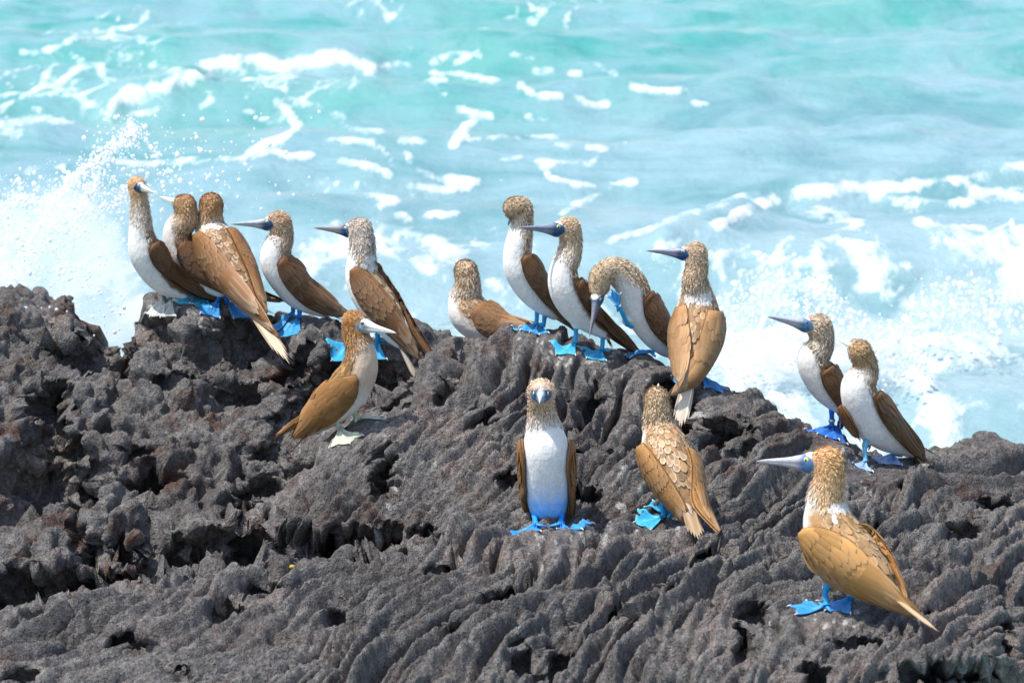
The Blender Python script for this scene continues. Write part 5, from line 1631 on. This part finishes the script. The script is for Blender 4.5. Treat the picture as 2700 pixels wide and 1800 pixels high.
    # ---- tail
    def tail(a, b_, wpx, nfe, tcol):
        A_ = W(a[0], a[1], a[2] if len(a) > 2 else 0); Z_ = W(b_[0], b_[1], b_[2] if len(b_) > 2 else 0)
        ax_ = Z_ - A_
        ln = np.linalg.norm(ax_)
        wd = wpx * ppm(A_)
        lat = near if not B.get('edge') else np.array([1.0, 0, 0])
        lat = nrm(lat - nrm(ax_) * (lat @ nrm(ax_)))
        upn = np.cross(nrm(ax_), lat)
        if upn @ (CAM - A_) < 0:
            upn = -upn
        # tail coverts: a flattened wedge that the quills grow from
        Vt, Ft_ = tube([A_ - ax_ * 0.12, A_, A_ + ax_ * 0.22, A_ + ax_ * 0.42], [wd * 0.30, wd * 0.36, wd * 0.26, wd * 0.06], 12)
        cen = A_ + ax_ * 0.15
        Vt = Vt - upn * (((Vt - cen) @ upn) * 0.45)[:, None]
        me = make_mesh("tail", Vt - base, Ft_)
        attr_color(me, "Col", np.repeat((np.array(B['breast']) * 0.5 + np.array(tcol) * 0.4)[None], len(Vt), 0))
        to = add("tail", me, PLUM, root)
        for k_ in range(nfe):
            u_ = (k_ / (nfe - 1) - 0.5) * 2
            st = A_ + lat * wd * 0.22 * u_ + upn * 0.004 * (1 - abs(u_))
            en = A_ + ax_ * (1 - 0.22 * abs(u_)) + lat * wd * 0.62 * u_
            cc_ = np.array(tcol) * (rng.uniform(0.8, 1.2) if abs(u_) < 0.7 else 0.55)
            put_feather(to, base, st, en - st, upn, np.linalg.norm(en - st), wd * 0.42, cc_, 0.35, F_POINT)
    tcol = B.get('tailc', tuple(np.array(B['wingc']) * 1.15))
    tail(B['tail'][0], B['tail'][1], B['tail'][2], B['tail'][3], tcol)
    if 'tail2' in B:
        tail(B['tail2'][0], B['tail2'][1], 40, 4, tcol)

    # ---- legs and webbed feet
    lc = np.array(B['legc'])
    for li, (top, ank, toe) in enumerate(B['legs']):
        hitp = rock_hit(*bpx(B, *ank))
        A_ = hitp[0] if hitp is not None and abs(hitp[0][1] - Y0) < 0.35 else at(*bpx(B, *ank), Y0)
        zz = rock_z(A_[0], A_[1], A_[2] + 0.12)
        if zz is not None and abs(zz - A_[2]) < 0.12:
            A_[2] = zz
        px, py = bpx(B, *toe)
        tw = on_plane(px, py, A_[2] - 0.004)
        fd = tw - A_
        fd[1] = np.clip(fd[1], -0.10, 0.06)
        if np.linalg.norm(fd[:2]) < 0.03:
            fd = d.copy()
        if B['hd'] in (268,):
            fd = np.array([-0.55 if li == 0 else 0.55, -0.85, 0]) * 0.1
        flen = 0.112 * (Rh / 0.045) * (1.12 if B['hd'] == 268 else 1.0)
        A_ = A_ + np.array([0, 0, 0.004])
        topw = W(*top)
        topw = at(*bpx(B, *top), (Y0 + 0.085) if B['hd'] == 268 else A_[1] * 0.6 + topw[1] * 0.4)
        inward = C[np.argmin(np.linalg.norm(C[36:] - topw, axis=1)) + 36]
        path = catmull(np.array([topw + (topw - A_) * 0.12 + (inward - topw) * 0.55, topw, topw * 0.45 + A_ * 0.55, A_ + np.array([0, 0, 0.012])]), 14)
        lr = 0.0095 * (Rh / 0.045)
        rr_ = np.interp(np.linspace(0, 1, 14), [0, 0.35, 0.55, 0.85, 1], [lr * 1.5, lr * 1.15, lr * 0.92, lr * 0.95, lr * 1.35])
        Vl, Fl = tube(path, rr_, 12)
        me = make_mesh("leg", Vl - base, Fl)
        attr_color(me, "Col", np.repeat(lc[None], len(Vl), 0))
        lo_ = add("leg", me, SKIN, root)
        build_foot(lo_, B, A_, fd, flen, li + bi, base)
        if B.get('bands'):
            k_ = 9
            pa, pb = path[k_ - 1], path[k_ + 1]
            ax_ = nrm(pb - pa); m_ = path[k_] + (0 if li == 0 else 0)
            hl = 0.0055 if li == 0 else 0.011
            Vb, Fb = tube([m_ - ax_ * hl, m_ - ax_ * hl * 0.9, m_ + ax_ * hl * 0.9, m_ + ax_ * hl], [lr * 1.15, lr * 1.28, lr * 1.28, lr * 1.15], 20)
            bo = add("leg_ring", make_mesh("leg_ring", Vb - base, Fb), STEEL if li == 0 else BLACKP, lo_)
            if li == 1:
                cu = bpy.data.curves.new("lettering", 'FONT')
                cu.body = "OE901"; cu.size = 0.0085; cu.align_x = 'CENTER'; cu.align_y = 'CENTER'; cu.extrude = 0.0002
                tmp = bpy.data.objects.new("tmp", cu); COL.objects.link(tmp)
                dg = bpy.context.evaluated_depsgraph_get()
                tm = bpy.data.meshes.new_from_object(tmp.evaluated_get(dg))
                bpy.data.objects.remove(tmp)
                tn_ = nrm(np.array([-0.2, -1.0, 0.05])); tx = nrm(-ax_ - tn_ * (-ax_ @ tn_)); ty = np.cross(tn_, tx)
                co = np.array([v.co for v in tm.vertices])
                pos = m_ + tn_ * (lr * 1.28 + 0.0006)
                co = pos + co[:, :1] * tx * 0.9 + co[:, 1:2] * ty + co[:, 2:] * tn_ - base
                tm.vertices.foreach_set("co", co.astype(np.float32).ravel()); tm.update()
                tm.materials.clear(); tm.materials.append(WHITEP)
                add("ring_lettering", tm, WHITEP, lo_)
    if 'raised' in B:
        a_, b_, c_ = B['raised']
        pa = at(*bpx(B, *a_), Y0 - 0.16); pb = at(*bpx(B, *b_), Y0 - 0.19); pc = at(*bpx(B, *c_), Y0 - 0.19)
        lr = 0.0095 * (Rh / 0.045)
        path = catmull(np.array([pa + (pa - pb) * 0.4 + np.array([0.01, 0.03, 0]), pa, pb]), 12)
        Vl, Fl = tube(path, np.full(12, lr), 12)
        me = make_mesh("leg", Vl - base, Fl)
        attr_color(me, "Col", np.repeat(lc[None], len(Vl), 0))
        lo_ = add("leg", me, SKIN, root)
        lo_["label"] = "lifted leg scratching the chin"
        build_foot(lo_, B, pb, pc - pb, np.linalg.norm(pc - pb) * 0.95, 1, base, up=np.array([-0.75, -0.6, 0.2]), drape=False)
    return root

for bi, B in enumerate(BIRDS):
    build_bird(B, bi)

# ------------------------------------------------------------------ scrap of dried weed on the ledge
def weed_scrap():
    hp = rock_hit(766, 1497)
    if hp is None:
        return
    c = hp[0]
    root = add("seaweed_scrap", None, None, None, label="small yellow scrap of dried seaweed on the near ledge's crest", category="seaweed")
    root.location = c
    wm = flat_mat("dry_weed", (0.42, 0.28, 0.05), 0.6)
    for k in range(7):
        a = rng.uniform(0, 6.28); e = rng.uniform(0.2, 0.9)
        dv = np.array([math.cos(a) * e, math.sin(a) * e * 0.6, 0.25 + 0.5 * (1 - e)]) * rng.uniform(0.012, 0.02)
        V, F = tube([np.zeros(3) - np.array([0, 0, 0.004]), dv * 0.6 + np.array([0, 0, 0.004]), dv * 1.1 + rng.normal(0, 0.003, 3)], [0.005, 0.0075, 0.002], 8)
        V[:, 2] *= 0.8
        add("frond", make_mesh("frond", V, F), wm, root)
weed_scrap()
